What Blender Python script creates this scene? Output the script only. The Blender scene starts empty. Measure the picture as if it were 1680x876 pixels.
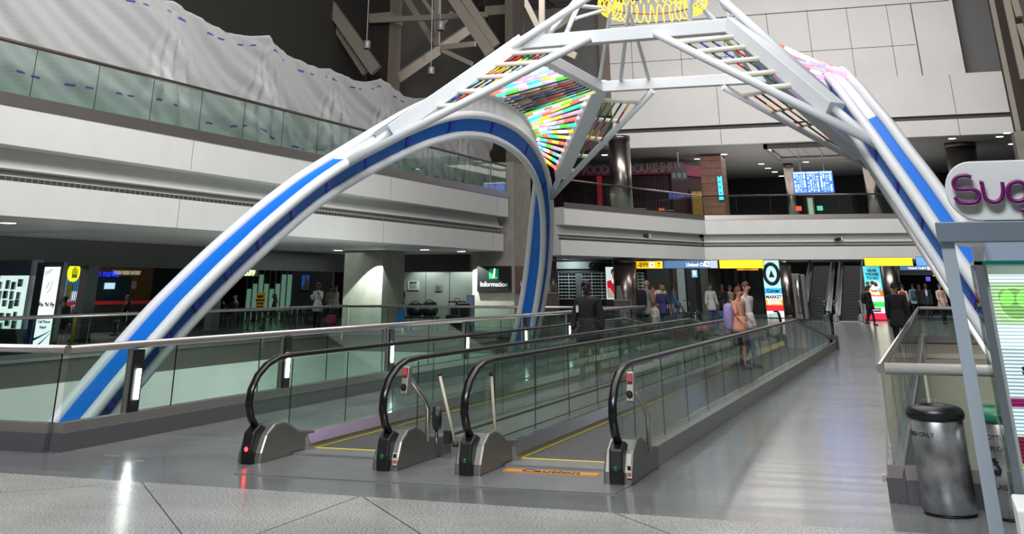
import bpy, math, random
from mathutils import Vector, Matrix
from math import sin, cos, pi, radians
rnd = random.Random(7)
SC = bpy.context.scene
COL = SC.collection
# ------------------------------------------------------------------ camera
CAM_H = 1.75
YAW, PITCH, FPX, CX, CY = 0.349908589, 0.46200036, 1797.8904, 797.4599, -427.99917
cd = bpy.data.cameras.new('camera'); cam = bpy.data.objects.new('camera', cd); COL.objects.link(cam)
cam.location = (0, 0, CAM_H); cam.rotation_euler = (pi/2+PITCH, 0, YAW)
cd.sensor_width = 36; cd.lens = FPX*36/1680
cd.shift_x = (840-CX)/1680; cd.shift_y = (CY-438)/1680
cd.clip_start = .05; cd.clip_end = 400
SC.camera = cam
# ------------------------------------------------------------------ view, world, big lights
SC.view_settings.view_transform = 'Standard'; SC.view_settings.look = 'None'
SC.view_settings.exposure = 0.0; SC.view_settings.gamma = 1; SC.view_settings.use_curve_mapping = False
SC.cycles.transparent_max_bounces = 40
SC.cycles.max_bounces = 8
SC.cycles.sample_clamp_indirect = 6
w = bpy.data.worlds.new('world'); SC.world = w; w.use_nodes = True
w.node_tree.nodes['Background'].inputs[0].default_value = (.55, .62, .7, 1)
w.node_tree.nodes['Background'].inputs[1].default_value = .08
def area(name, loc, aim, size, power, color=(1, 1, 1), sy=None, spread=180):
    l = bpy.data.lights.new(name, 'AREA'); l.energy = power; l.color = color; l.size = size
    l.shape = 'RECTANGLE'; l.size_y = sy or size; l.spread = radians(spread)
    o = bpy.data.objects.new(name, l); COL.objects.link(o); o.location = loc
    o.rotation_euler = (Vector(aim)-Vector(loc)).to_track_quat('-Z', 'Y').to_euler(); return o
def spot(name, loc, aim, power, angle=60, color=(1, 1, 1), r=.15, blend=.5):
    l = bpy.data.lights.new(name, 'SPOT'); l.energy = power; l.color = color; l.spot_size = radians(angle)
    l.spot_blend = blend; l.shadow_soft_size = r
    o = bpy.data.objects.new(name, l); COL.objects.link(o); o.location = loc
    o.rotation_euler = (Vector(aim)-Vector(loc)).to_track_quat('-Z', 'Y').to_euler(); return o
area('hall_ceiling_light', (-6, 26, 19), (-6, 30, 0), 14, 4200, (1, .98, .96), 40)
area('entry_fill', (-2, -3, 17), (-6, 22, 1), 9, 4200, (.95, .98, 1), 4)  # added fill from behind the camera, aimed at the sculpture
area('upper_level_fill', (-8, 88, 9.9), (-8, 88, 5), 14, 800, (1, .96, .92), 12)  # added panel that brightens the upper level beyond its downlights
area('upper_front_fill', (-10, 79.5, 9.95), (-10, 79.5, 5), 12, 650, (1, .97, .95), 2)  # added to bounce light up onto the front of the upper soffit
area('rear_wall_fill', (-7, 58, 19), (-7, 77, 8), 24, 4300, (1, .97, .95), 3)  # unseen added lamp, aimed low to brighten the back wall
area('escalator_fill', (-3, 65, 9.5), (-3.4, 69, 0), 5, 260, (1, .98, .95), 2)  # no fixture here; added for highlights on the escalators
area('left_gallery_light', (-6, 20, 14), (-20, 34, 6), 12, 1900, (1, .97, .96), 4)
area('soffit_fill', (-15, 27, -2.9), (-18, 27, 3), 7, 260, (.9, 1, .96), 22)  # added upward fill standing in for floor bounce on the gallery soffit
area('lower_wall_fill', (-14.5, 37, -.9), (-22, 34, -1.9), 3, 330, (.9, 1, .96), 1)  # added, unseen; brightens the pale wall below the left opening
area('lower_right_fill', (4, 34, -.9), (4, 44, -1.6), 5, 520, (1, .97, .9), 1)  # unseen extra lamp for the beige wall below the right opening
area('food_court_fill', (-31, 36, 3.05), (-31, 36, 0), 4, 320, (1, .93, .85), 12)  # extra fill so the eatery's wood and counter show
area('seating_fill', (-25.5, 49, 3.05), (-25.5, 49, 0), 3, 90, (.85, 1, .93), 8)  # added fill over the food court tables
# ------------------------------------------------------------------ helpers: pixel of the survey photo -> world point on a known plane
_cy, _sy, _cp, _sp = cos(YAW), sin(YAW), cos(PITCH), sin(PITCH)
_F = Vector((-_sy*_cp, _cy*_cp, _sp)); _R = Vector((_cy, _sy, 0)); _U = _R.cross(_F)
def ray(x, y): return _R*((x-CX)/FPX)+_U*((CY-y)/FPX)+_F
_O = Vector((0, 0, CAM_H))
def onZ(x, y, z=0.): d = ray(x, y); return _O+d*((z-CAM_H)/d.z)
def onX(x, y, X): d = ray(x, y); return _O+d*(X/d.x)
def onY(x, y, Y): d = ray(x, y); return _O+d*(Y/d.y)
# ------------------------------------------------------------------ materials
def lin(h):
    h = h.lstrip('#'); c = [int(h[i:i+2], 16)/255 for i in (0, 2, 4)]
    return tuple(((v+.055)/1.055)**2.4 if v > .04045 else v/12.92 for v in c)+(1,)
_M = {}
def mat(name, color='#808080', rough=.5, metal=0., emit=0., ecol=None, spec=.5, noise=0., nscale=20., bump=0., bscale=40.):
    if name in _M: return _M[name]
    m = bpy.data.materials.new(name); m.use_nodes = True; nt = m.node_tree; b = nt.nodes['Principled BSDF']
    c = lin(color); b.inputs['Base Color'].default_value = c; b.inputs['Roughness'].default_value = rough
    b.inputs['Metallic'].default_value = metal; b.inputs['Specular IOR Level'].default_value = spec
    if emit: b.inputs['Emission Color'].default_value = lin(ecol or color); b.inputs['Emission Strength'].default_value = emit
    if noise or bump: tc = nt.nodes.new('ShaderNodeTexCoord')
    if noise:
        n = nt.nodes.new('ShaderNodeTexNoise'); n.inputs['Scale'].default_value = nscale; n.inputs['Detail'].default_value = 6
        nt.links.new(tc.outputs['Object'], n.inputs['Vector'])
        r = nt.nodes.new('ShaderNodeMapRange'); r.inputs['From Min'].default_value = .3; r.inputs['From Max'].default_value = .7
        r.inputs['To Min'].default_value = 1-noise; r.inputs['To Max'].default_value = 1+noise
        nt.links.new(n.outputs['Fac'], r.inputs['Value'])
        mx = nt.nodes.new('ShaderNodeMix'); mx.data_type = 'RGBA'; mx.blend_type = 'MULTIPLY'; mx.inputs['Factor'].default_value = 1
        mx.inputs['A'].default_value = c; nt.links.new(r.outputs[0], mx.inputs['B']); nt.links.new(mx.outputs['Result'], b.inputs['Base Color'])
    if bump:
        n2 = nt.nodes.new('ShaderNodeTexNoise'); n2.inputs['Scale'].default_value = bscale; nt.links.new(tc.outputs['Object'], n2.inputs['Vector'])
        bp = nt.nodes.new('ShaderNodeBump'); bp.inputs['Strength'].default_value = bump; nt.links.new(n2.outputs['Fac'], bp.inputs['Height']); nt.links.new(bp.outputs[0], b.inputs['Normal'])
    _M[name] = m; return m
def glass_mat(name, tint='#dfeee8', refl=.9, base=.04):
    if name in _M: return _M[name]
    m = bpy.data.materials.new(name); m.use_nodes = True; nt = m.node_tree; nt.nodes.clear()
    o = nt.nodes.new('ShaderNodeOutputMaterial'); t = nt.nodes.new('ShaderNodeBsdfTransparent'); t.inputs[0].default_value = lin(tint)
    g = nt.nodes.new('ShaderNodeBsdfGlossy'); g.inputs['Roughness'].default_value = .015
    lw = nt.nodes.new('ShaderNodeLayerWeight'); lw.inputs[0].default_value = .5
    pw = nt.nodes.new('ShaderNodeMath'); pw.operation = 'POWER'; pw.inputs[1].default_value = 4.5; nt.links.new(lw.outputs['Facing'], pw.inputs[0])
    mu = nt.nodes.new('ShaderNodeMath'); mu.operation = 'MULTIPLY_ADD'; mu.inputs[1].default_value = refl*.6; mu.inputs[2].default_value = base; nt.links.new(pw.outputs[0], mu.inputs[0])
    mx = nt.nodes.new('ShaderNodeMixShader'); nt.links.new(mu.outputs[0], mx.inputs[0]); nt.links.new(t.outputs[0], mx.inputs[1]); nt.links.new(g.outputs[0], mx.inputs[2])
    nt.links.new(mx.outputs[0], o.inputs[0]); _M[name] = m; return m
def emis(name, color, s): return mat(name, color, .5, 0, s, color)
# ------------------------------------------------------------------ mesh builder
class MB:
    def __init__(s): s.v = []; s.f = []; s.mi = []; s.sm = []
    def add(s, vs, fs, mi=0, smooth=False):
        n = len(s.v); s.v += [Vector(q) for q in vs]
        for f in fs: s.f.append([n+i for i in f]); s.mi.append(mi); s.sm.append(smooth)
        return s
    def box(s, a, b, mi=0):
        x0, y0, z0 = [min(p, q) for p, q in zip(a, b)]; x1, y1, z1 = [max(p, q) for p, q in zip(a, b)]
        return s.add([(x0,y0,z0),(x1,y0,z0),(x1,y1,z0),(x0,y1,z0),(x0,y0,z1),(x1,y0,z1),(x1,y1,z1),(x0,y1,z1)],
                     [(0,3,2,1),(4,5,6,7),(0,1,5,4),(1,2,6,5),(2,3,7,6),(3,0,4,7)], mi)
    def bar(s, p, q, wd, ht, up=(0, 0, 1), mi=0):
        p, q = Vector(p), Vector(q); d = (q-p).normalized(); up = Vector(up); sd = d.cross(up)
        if sd.length < 1e-4: sd = d.cross(Vector((1, 0, 0)))
        sd.normalize(); u = sd.cross(d); a = sd*wd/2; b = u*ht/2
        return s.add([p-a-b, p+a-b, p+a+b, p-a+b, q-a-b, q+a-b, q+a+b, q-a+b],
                     [(0,1,2,3),(7,6,5,4),(0,4,5,1),(1,5,6,2),(2,6,7,3),(3,7,4,0)], mi)
    def tube(s, pts, r, n=10, closed=False, mi=0, cap=True, smooth=True):
        P = [Vector(p) for p in pts]; N = len(P); R = r if hasattr(r, '__len__') else [r]*N
        T = []
        for i in range(N):
            a = P[(i-1) % N] if (closed or i > 0) else P[i]; b = P[(i+1) % N] if (closed or i < N-1) else P[i]
            T.append((b-a).normalized())
        u = T[0].orthogonal().normalized(); base = len(s.v)
        for i in range(N):
            u = u-T[i]*u.dot(T[i]); u = u.normalized() if u.length > 1e-6 else T[i].orthogonal().normalized(); w_ = T[i].cross(u)
            for k in range(n): a = 2*pi*k/n; s.v.append(P[i]+(u*cos(a)+w_*sin(a))*R[i])
        for i in range(N if closed else N-1):
            j = (i+1) % N
            for k in range(n):
                l = (k+1) % n; s.f.append([base+i*n+k, base+i*n+l, base+j*n+l, base+j*n+k]); s.mi.append(mi); s.sm.append(smooth)
        if cap and not closed:
            s.f.append([base+k for k in range(n)][::-1]); s.mi.append(mi); s.sm.append(False)
            s.f.append([base+(N-1)*n+k for k in range(n)]); s.mi.append(mi); s.sm.append(False)
        return s
    def lathe(s, prof, c=(0, 0, 0), n=24, mi=0, sx=1., sy=1.):
        c = Vector(c); base = len(s.v)
        for r, z in prof:
            for k in range(n): a = 2*pi*k/n; s.v.append(c+Vector((r*cos(a)*sx, r*sin(a)*sy, z)))
        for i in range(len(prof)-1):
            for k in range(n):
                l = (k+1) % n; s.f.append([base+i*n+k, base+i*n+l, base+(i+1)*n+l, base+(i+1)*n+k]); s.mi.append(mi); s.sm.append(True)
        s.f.append([base+k for k in range(n)][::-1]); s.mi.append(mi); s.sm.append(False)
        s.f.append([base+(len(prof)-1)*n+k for k in range(n)]); s.mi.append(mi); s.sm.append(False)
        return s
    def prism(s, pts, d, mi=0):
        d = Vector(d); n = len(pts); P = [Vector(p) for p in pts]
        return s.add(P+[p+d for p in P], [list(range(n))[::-1], list(range(n, 2*n))]+[(i, (i+1) % n, n+(i+1) % n, n+i) for i in range(n)], mi)
    def loft(s, rings, mi=0, smooth=True, cap=True):
        n = len(rings[0]); base = len(s.v)
        for r in rings: s.v += [Vector(p) for p in r]
        for i in range(len(rings)-1):
            for k in range(n):
                l = (k+1) % n; s.f.append([base+i*n+k, base+i*n+l, base+(i+1)*n+l, base+(i+1)*n+k]); s.mi.append(mi); s.sm.append(smooth)
        if cap:
            s.f.append([base+k for k in range(n)][::-1]); s.mi.append(mi); s.sm.append(False)
            s.f.append([base+(len(rings)-1)*n+k for k in range(n)]); s.mi.append(mi); s.sm.append(False)
        return s
    def ball(s, c, r, mi=0, n=12, m=8):
        r = r if hasattr(r, '__len__') else (r, r, r); c = Vector(c); base = len(s.v)
        for i in range(m+1):
            t = pi*i/m
            for k in range(n): a = 2*pi*k/n; s.v.append(c+Vector((r[0]*sin(t)*cos(a), r[1]*sin(t)*sin(a), -r[2]*cos(t))))
        for i in range(m):
            for k in range(n):
                l = (k+1) % n; s.f.append([base+i*n+k, base+i*n+l, base+(i+1)*n+l, base+(i+1)*n+k]); s.mi.append(mi); s.sm.append(True)
        return s
    def build(s, name, mats, parent=None, origin=None, bevel=0.):
        mats = mats if isinstance(mats, (list, tuple)) else [mats]
        if origin is None: origin = WLOC.get(parent.name, Vector()) if parent is not None else Vector()
        origin = Vector(origin); me = bpy.data.meshes.new(name)
        me.from_pydata([tuple(q-origin) for q in s.v], [], s.f)
        for m in mats: me.materials.append(m)
        me.polygons.foreach_set('material_index', s.mi); me.polygons.foreach_set('use_smooth', s.sm)
        me.update(); o = bpy.data.objects.new(name, me); COL.objects.link(o)
        if bevel:
            bv = o.modifiers.new('edge', 'BEVEL'); bv.width = bevel; bv.segments = 2; bv.limit_method = 'ANGLE'
        if parent is not None: o.parent = parent; WLOC[o.name] = WLOC.get(parent.name, Vector())
        else: o.location = origin; WLOC[o.name] = origin
        return o
WLOC = {}   # world origin that the vertices of an object's parts are measured from
def tag(o, label=None, cat=None, group=None, kind=None):
    if label: o['label'] = label
    if cat: o['category'] = cat
    if group: o['group'] = group
    if kind: o['kind'] = kind
    return o
def thing(name, label, cat, loc=(0, 0, 0), group=None):
    o = bpy.data.objects.new(name, None); COL.objects.link(o); o.location = loc; o.empty_display_size = .2
    WLOC[o.name] = Vector(loc); return tag(o, label, cat, group)
def struct(mb, name, mats, bevel=0): return tag(mb.build(name, mats, bevel=bevel), kind='structure')
def copy_tree(o, parent=None):
    c = o.copy(); COL.objects.link(c)
    if parent is not None: c.parent = parent
    for ch in list(o.children): copy_tree(ch, c)
    return c
def text_mb(txt, size, depth, M, mi=0, align='CENTER', bold=0., mb=None, sx=1.):
    """letters as solid shapes; M maps the text plane (x right, y up, z out) into the world"""
    cu = bpy.data.curves.new('t', 'FONT'); cu.body = txt; cu.size = size; cu.extrude = depth/2; cu.align_x = align; cu.offset = bold; cu.resolution_u = 3
    ob = bpy.data.objects.new('t', cu); COL.objects.link(ob)
    dg = bpy.context.evaluated_depsgraph_get(); me = ob.evaluated_get(dg).to_mesh()
    mb = mb or MB(); mb.add([M @ Vector((q.co.x*sx, q.co.y, q.co.z+depth/2)) for q in me.vertices], [list(p.vertices) for p in me.polygons], mi)
    ob.evaluated_get(dg).to_mesh_clear(); bpy.data.objects.remove(ob); bpy.data.curves.remove(cu); return mb
def frame(o, xdir, normal=None):
    """matrix of a wall-like plane: origin o, x along xdir, y up"""
    x = Vector(xdir).normalized(); y = Vector((0, 0, 1)); y = (y-x*y.dot(x)).normalized(); z = x.cross(y)
    return Matrix(((x.x, y.x, z.x, o[0]), (x.y, y.y, z.y, o[1]), (x.z, y.z, z.z, o[2]), (0, 0, 0, 1)))
def lerp(a, b, t): return Vector(a)*(1-t)+Vector(b)*t
WHITE = mat('white_paint', '#cfcfcd', .55, noise=.03, nscale=1.5)
STEELW = mat('white_steel', '#cdd1d5', .42)
STAIN = mat('stainless', '#a8a5a0', .28, 1.)
STAIND = mat('stainless_dark', '#6e6c69', .35, 1.)
BRUSH = mat('brushed_steel', '#a3a19d', .3, .6, noise=.08, nscale=30)
RUBBER = mat('black_rubber', '#0c0c0e', .28)
BLACK = mat('black_plastic', '#101012', .45)
DARK = mat('dark_grey', '#26272a', .55)
GREY = mat('grey_paint', '#55595d', .55)
GLASS = glass_mat('balustrade_glass', '#eff8f4')
GLASSG = glass_mat('green_glass', '#eaf4f0', 1.)
CONC = mat('concrete', '#8d8a80', .8, noise=.12, nscale=2.5, bump=.1)
GRANITE = mat('dark_granite', '#58585b', .45, noise=.35, nscale=90)
YEL = mat('yellow_line', '#d8c420', .5)
# ================================================================== SETTING
def floor_mat():
    m = bpy.data.materials.new('terrazzo_floor'); m.use_nodes = True; nt = m.node_tree; b = nt.nodes['Principled BSDF']
    N = nt.nodes.new; L = nt.links.new
    tc = N('ShaderNodeTexCoord'); sx = N('ShaderNodeSeparateXYZ'); L(tc.outputs['Object'], sx.inputs[0])
    def noise(scale, detail=2, stretch=None):
        n = N('ShaderNodeTexNoise'); n.inputs['Scale'].default_value = scale; n.inputs['Detail'].default_value = detail
        if stretch:
            mp = N('ShaderNodeMapping'); mp.inputs['Scale'].default_value = stretch; L(tc.outputs['Object'], mp.inputs[0]); L(mp.outputs[0], n.inputs['Vector'])
        else: L(tc.outputs['Object'], n.inputs['Vector'])
        return n.outputs['Fac']
    def ramp(inp, a, b_, ca, cb):
        r = N('ShaderNodeValToRGB'); r.color_ramp.elements[0].position = a; r.color_ramp.elements[1].position = b_
        r.color_ramp.elements[0].color = lin(ca); r.color_ramp.elements[1].color = lin(cb); L(inp, r.inputs[0]); return r.outputs[0]
    def mix(f, a, b_, mode='MIX'):
        x = N('ShaderNodeMix'); x.data_type = 'RGBA'; x.blend_type = mode
        if hasattr(f, 'is_linked'): L(f, x.inputs['Factor'])
        else: x.inputs['Factor'].default_value = f
        L(a, x.inputs['A']); L(b_, x.inputs['B']); return x.outputs['Result']
    light = ramp(noise(58, 3), .34, .66, '#6c6a68', '#dad8d4')
    dark = ramp(noise(60, 3), .3, .72, '#5c5f62', '#98999a')
    big = ramp(noise(.8, 4), .3, .7, '#c4c4c4', '#ffffff')
    lt = N('ShaderNodeMath'); lt.operation = 'LESS_THAN'; lt.inputs[1].default_value = 11.05; L(sx.outputs[1], lt.inputs[0])
    c = mix(lt.outputs[0], dark, light); c = mix(.7, c, big, 'MULTIPLY')
    # brass joints: thin dark lines in the light field and across the dark lane
    def line(px, py, qx, qy, wd):
        dx, dy = qx-px, qy-py; l = math.hypot(dx, dy); nx, ny = -dy/l, dx/l
        d = N('ShaderNodeVectorMath'); d.operation = 'DOT_PRODUCT'; d.inputs[1].default_value = (nx, ny, 0); L(tc.outputs['Object'], d.inputs[0])
        s = N('ShaderNodeMath'); s.operation = 'SUBTRACT'; s.inputs[1].default_value = nx*px+ny*py; L(d.outputs['Value'], s.inputs[0])
        a = N('ShaderNodeMath'); a.operation = 'ABSOLUTE'; L(s.outputs[0], a.inputs[0])
        t = N('ShaderNodeMath'); t.operation = 'LESS_THAN'; t.inputs[1].default_value = wd; L(a.outputs[0], t.inputs[0]); return t.outputs[0]
    joint = N('ShaderNodeRGB'); joint.outputs[0].default_value = lin('#1c1c1d')
    for A, B in (((235, 794), (298, 876)), ((585, 816), (422, 876)), ((0, 808), (190, 794)), ((600, 818), (690, 876)), ((1020, 846), (1100, 876))):
        a, b2 = onZ(*A), onZ(*B); f = line(a.x, a.y, b2.x, b2.y, .007)
        mm = N('ShaderNodeMath'); mm.operation = 'MULTIPLY'; L(f, mm.inputs[0]); L(lt.outputs[0], mm.inputs[1]); c = mix(mm.outputs[0], c, joint.outputs[0])
    L(c, b.inputs['Base Color'])
    rn = N('ShaderNodeMapRange'); rn.inputs['To Min'].default_value = .08; rn.inputs['To Max'].default_value = .24
    L(noise(1.2, 3, (.3, 3, 1)), rn.inputs['Value'])
    ad = N('ShaderNodeMath'); ad.operation = 'MULTIPLY_ADD'; ad.inputs[1].default_value = .1; L(lt.outputs[0], ad.inputs[0]); L(rn.outputs[0], ad.inputs[2])
    L(ad.outputs[0], b.inputs['Roughness']); b.inputs['Specular IOR Level'].default_value = .55
    bp = N('ShaderNodeBump'); bp.inputs['Strength'].default_value = .05; bp.inputs['Distance'].default_value = .02
    L(noise(2.2, 2, (.35, 3.2, 1)), bp.inputs['Height']); L(bp.outputs[0], b.inputs['Normal'])
    return m
FLOOR = floor_mat()
LX0, LX1, LY0, LY1 = -21.9, -9.93, 12.52, 44.0      # left floor opening
RX0, RX1, RY0, RY1 = -.58, 9., 12.36, 44.4           # right floor opening
m = MB()
for x0, x1, y0, y1 in ((-48, 24, -10, LY0-.2), (-48, LX0, LY0-.2, LY1), (LX1, RX0, LY0-.2, LY1), (RX1, 24, LY0-.2, LY1), (-48, 24, LY1, 112)):
    m.add([(x0, y0, 0), (x1, y0, 0), (x1, y1, 0), (x0, y1, 0)], [(0, 1, 2, 3)])
    m.add([(x0, y0, -.45), (x1, y0, -.45), (x1, y1, -.45), (x0, y1, -.45)], [(3, 2, 1, 0)])
m.add([(LX0, LY0-.2, 0), (LX1, LY0-.2, 0), (LX1, LY0, 0), (LX0, LY0, 0)], [(0, 1, 2, 3)])
m.add([(RX0, LY1, 0), (RX1, LY1, 0), (RX1, RY1, 0), (RX0, RY1, 0)], [(0, 1, 2, 3)])
struct(m, 'floor', [FLOOR])
LOW = mat('lower_wall_paint', '#c9cfc8', .6, noise=.05, nscale=1)
LOWD = mat('slab_edge', '#4b463e', .6)
m = MB(); m.box((-24, 11, -3.6), (-9, 46, -3.5)); m.box((-2, 11, -3.6), (10, 46, -3.5)); struct(m, 'floor_lower', [mat('lower_floor', '#6d6f6e', .4)])
for nm, (x0, x1, y0, y1) in (('left', (LX0, LX1, LY0, LY1)), ('right', (RX0, RX1, RY0, RY1))):
    m = MB(); T = .12
    for a, b in (((x0-T, y0-T), (x0, y1+T)), ((x1, y0-T), (x1+T, y1+T)), ((x0, y0-T), (x1, y0)), ((x0, y1), (x1, y1+T))):
        ed = -.55 if nm == 'left' else -.3; m.box((a[0], a[1], -3.5), (b[0], b[1], ed)); m.box((a[0], a[1], ed), (b[0], b[1], -.02), 1)
    struct(m, 'wall_lower_'+nm, [LOW, LOWD] if nm == 'left' else [mat('lower_beige', '#b5ada0', .6), mat('edge_steel', '#7d7872', .4, .5)])
# ---- gallery on the left: stepped fascia, soffit, slab
S = Vector((-19.3, 21.28)); E_ = Vector((-18.35, 52.64)); dF = (E_-S).normalized(); nF = Vector((dF.y, -dF.x))
def LF(t, off, z):
    """point of the left facade: t metres from S along it, off metres towards the hall"""
    p = S+dF*t+nF*off; return Vector((p.x, p.y, z))
PROFILE = [(.24, 5.43), (.24, 4.58), (-.34, 4.58), (-.2, 4.2), (-.02, 4.17), (-.02, 4.12), (-.3, 4.1), (-.16, 3.97), (-.2, 3.96), (-.2, 3.86), (0., 3.86), (0., 3.14), (-12, 3.14), (-12, 5.43)]
t1 = (E_-S).length
m = MB(); m.loft([[LF(t, o, z) for o, z in PROFILE][::-1] for t in (-22, t1)], smooth=False)
wl = struct(m, 'wall_left', [WHITE])
GRILL = mat('dark_grille', '#3b3935', .6)
m = MB(); m.bar(LF(-22, -.12, 3.915), LF(t1-.05, -.12, 3.915), .03, .1)
for i in range(0, 260): t = -22+i*.21; m.bar(LF(t, -.1, 3.87), LF(t, -.1, 3.96), .02, .03, (1, 0, 0), 1)
struct(m, 'trim_1', [GRILL, mat('grille_slat', '#77736a', .5)])
m = MB(); m.bar(LF(-22, .25, 5.53), LF(t1, .25, 5.53), .03, .27)
struct(m, 'trim_2', [mat('fascia_steel', '#9a938d', .26, .75)])
m = MB()
for t in (-6, 6.5, 19, 30): m.bar(LF(t, .003, 3.14), LF(t, .003, 3.86), .012, .006, (1, 0, 0)); m.bar(LF(t, .243, 4.6), LF(t, .243, 5.38), .012, .006, (1, 0, 0))
struct(m, 'trim_3', [GREY])
# ---- gallery at the back: two straight runs
C0 = onZ(905, 300, 6.72); C0 = Vector((-17.9, 60.5)); C1 = Vector((-13.05, 75.6)); C2 = Vector((3.5, 78.4))
def run(name, A, B, ext=10, zs=None):
    d = (B-A).normalized(); n = Vector((d.y, -d.x)); L = (B-A).length
    P = lambda t, o, z: Vector((A.x+d.x*t+n.x*o, A.y+d.y*t+n.y*o, z))
    m = MB(); m.loft([[P(t, o, z) for o, z in [(.24, 5.43), (.24, 4.58), (-.34, 4.58), (-.2, 4.2), (-.02, 4.17), (-.02, 4.12), (-.3, 4.1), (-.16, 3.97), (-.2, 3.96), (-.2, 3.86), (0., 3.86), (0., 3.14), (-ext, 3.14), (-ext, 5.43)]][::-1] for t in (0, L)], smooth=False)
    struct(m, 'wall_'+name, [WHITE])
    m = MB(); m.bar(P(0, -.12, 3.915), P(L, -.12, 3.915), .03, .1); m.bar(P(0, .25, 5.53), P(L, .25, 5.53), .03, .27, mi=1)
    struct(m, 'trim_'+name, [GRILL, mat('fascia_steel', '#9a938d', .26, .75)]); return P, L
PB1, LB1 = run('back_angled', C0, C1, 9); PB2, LB2 = run('back', C1, C2, 24)
# ---- upper wall at the back with its dark slot and soffit
UW = mat('upper_wall_panels', '#cfcdca', .6, noise=.04, nscale=.4)
YW = 77.4
def up(x, y): return onY(x, y, YW)
m = MB(); xl, xr = up(1000, 100).x, 8.5
m.box((xl, YW, 10.05), (xr, YW+.5, 11.0)); m.box((xl, YW+.25, 11.0), (xr, YW+.5, 11.28), 1); m.box((xl, YW, 11.28), (xr, YW+.5, 13.72)); m.box((xl, YW+.1, 13.72), (3.85, YW+.5, 22))
m.box((3.85, YW+.9, 13.72), (10, YW+1.0, 22), 2); m.box((3.85, YW+.1, 13.72), (4., YW+1, 22)); m.box((xl-.7, YW-.1, 12.2), (xl, YW+.4, 22), 3); m.box((xl-14, YW+.4, 9.8), (xl, YW+.6, 24), 2)
struct(m, 'wall_back_upper', [UW, mat('slot_dark', '#3a3734', .6), mat('recess_grey', '#5c5b5a', .6), mat('brown_edge', '#6e655c', .6)])
m = MB()
for z in (15.66,): m.box((xl, YW+.085, z), (1.3, YW+.1, z+.035))
for i, x in enumerate((-17.4, -13.95, -10.9, -7.9, -5.2, -2.65, -.1)): m.box((x, YW+.085, 13.75), (x+.03, YW+.1, 18.4))
m.box((1.4, YW+.06, 13.72), (1.46, YW+.1, 18.3)); m.box((xl, YW+.085, 18.3), (3.8, YW+.1, 18.36))
for x in (-11.7, 3.0): m.box((x, YW-.012, 11.28), (x+.03, YW, 13.7)); m.box((x, YW-.012, 10.05), (x+.03, YW, 11.0))
struct(m, 'trim_4', [mat('joint_grey', '#4a4846', .7)])
# soffit over the upper level
m = MB(); m.box((-34, YW+.5, 10.05), (24, 112, 10.25)); m.box((-34, 62, 10.05), (xl, YW+.5, 10.25)); struct(m, 'ceiling_back', [mat('soffit_paint', '#8d8c8b', .7)])
m = MB(); m.box((-34, 104, 5.4), (24, 104.3, 10.05)); m.box((24, 60, 0), (24.3, 112, 22)); m.box((-34, 104, 0), (24, 104.3, 3.14), 0); struct(m, 'wall_rear', [mat('rear_dark', '#1d1c1d', .8)])
# coffer
a, b, c, d = up(1208, 228), up(1362, 214), onZ(1365, 256, 10.05), onZ(1245, 258, 10.05)
m = MB()
q = [onZ(1208, 228, 10.0), onZ(1372, 222, 10.0), onZ(1372, 252, 10.0), onZ(1246, 256, 10.0)]
y0, y1 = YW+.8, YW+9; x0, x1 = -9.1, -3.6
for s in ((x0, y0, x1, y0+.25), (x0, y1-.25, x1, y1), (x0, y0, x0+.25, y1), (x1-.25, y0, x1, y1)): m.box((s[0], s[1], 9.75), (s[2], s[3], 10.04))
m.box((x0+.25, y0+.25, 10.0), (x1-.25, y1-.25, 10.04), 1)
for k in range(1, 5): xx = x0+.25+(x1-x0-.5)*k/5; m.box((xx, y0+.25, 9.985), (xx+.03, y1-.25, 10.0), 2)
struct(m, 'ceiling_coffer', [mat('coffer_edge', '#6a6866', .6), mat('coffer_panel', '#a9a6a2', .6), GREY])
# hall roof, dark left end wall and the wall behind the photographer
m = MB(); m.box((-50, -10, 24), (26, 112, 24.3)); struct(m, 'ceiling', [mat('roof_dark', '#2c2a28', .8)])
m = MB(); m.box((-29, -10, 5.43), (-28.6, 80, 24)); struct(m, 'wall_left_upper', [mat('upper_dark', '#45423e', .8, noise=.05, nscale=.5)])
m = MB(); m.box((-50, -10, 0), (26, -9.7, 24)); m.box((14, -10, 0), (14.3, 60, 24)); struct(m, 'wall_front', [mat('far_wall', '#9a9a9a', .7)])

m = MB()
for a_, b_ in (((172, 747), (194, 749)), ((222, 755.5), (235, 757))):
    p, q = onZ(*a_), onZ(*b_); m.box((p.x, p.y-.012, 0), (q.x, p.y+.012, .003))
struct(m, 'trim_7', [mat('inset_strip', '#c9b8b0', .35, .6)])
# ================================================================== SCULPTURE
ARCH_L_B=[(-12.16,15.81,-0.16),(-12.07,16.03,0.09),(-11.98,16.25,0.35),(-11.89,16.49,0.61),(-11.79,16.74,0.88),(-11.69,17.02,1.16),(-11.59,17.31,1.45),(-11.49,17.65,1.73),(-11.39,18.01,2.02),(-11.29,18.42,2.32),(-11.18,18.85,2.64),(-11.07,19.32,2.95),(-10.95,19.85,3.28),(-10.84,20.46,3.61),(-10.72,21.17,3.94),(-10.61,22.00,4.26),(-10.49,22.93,4.60),(-10.37,23.98,4.94),(-10.25,25.22,5.28),(-10.16,26.70,5.54),(-10.12,28.47,5.66),(-10.14,30.42,5.59),(-10.25,32.30,5.29),(-10.42,33.83,4.79),(-10.65,34.96,4.14),(-10.90,35.80,3.43),(-11.16,36.45,2.68),(-11.42,36.93,1.93),(-11.69,37.26,1.18),(-11.95,37.46,0.44),(-12.14,37.55,-0.12)]
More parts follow.
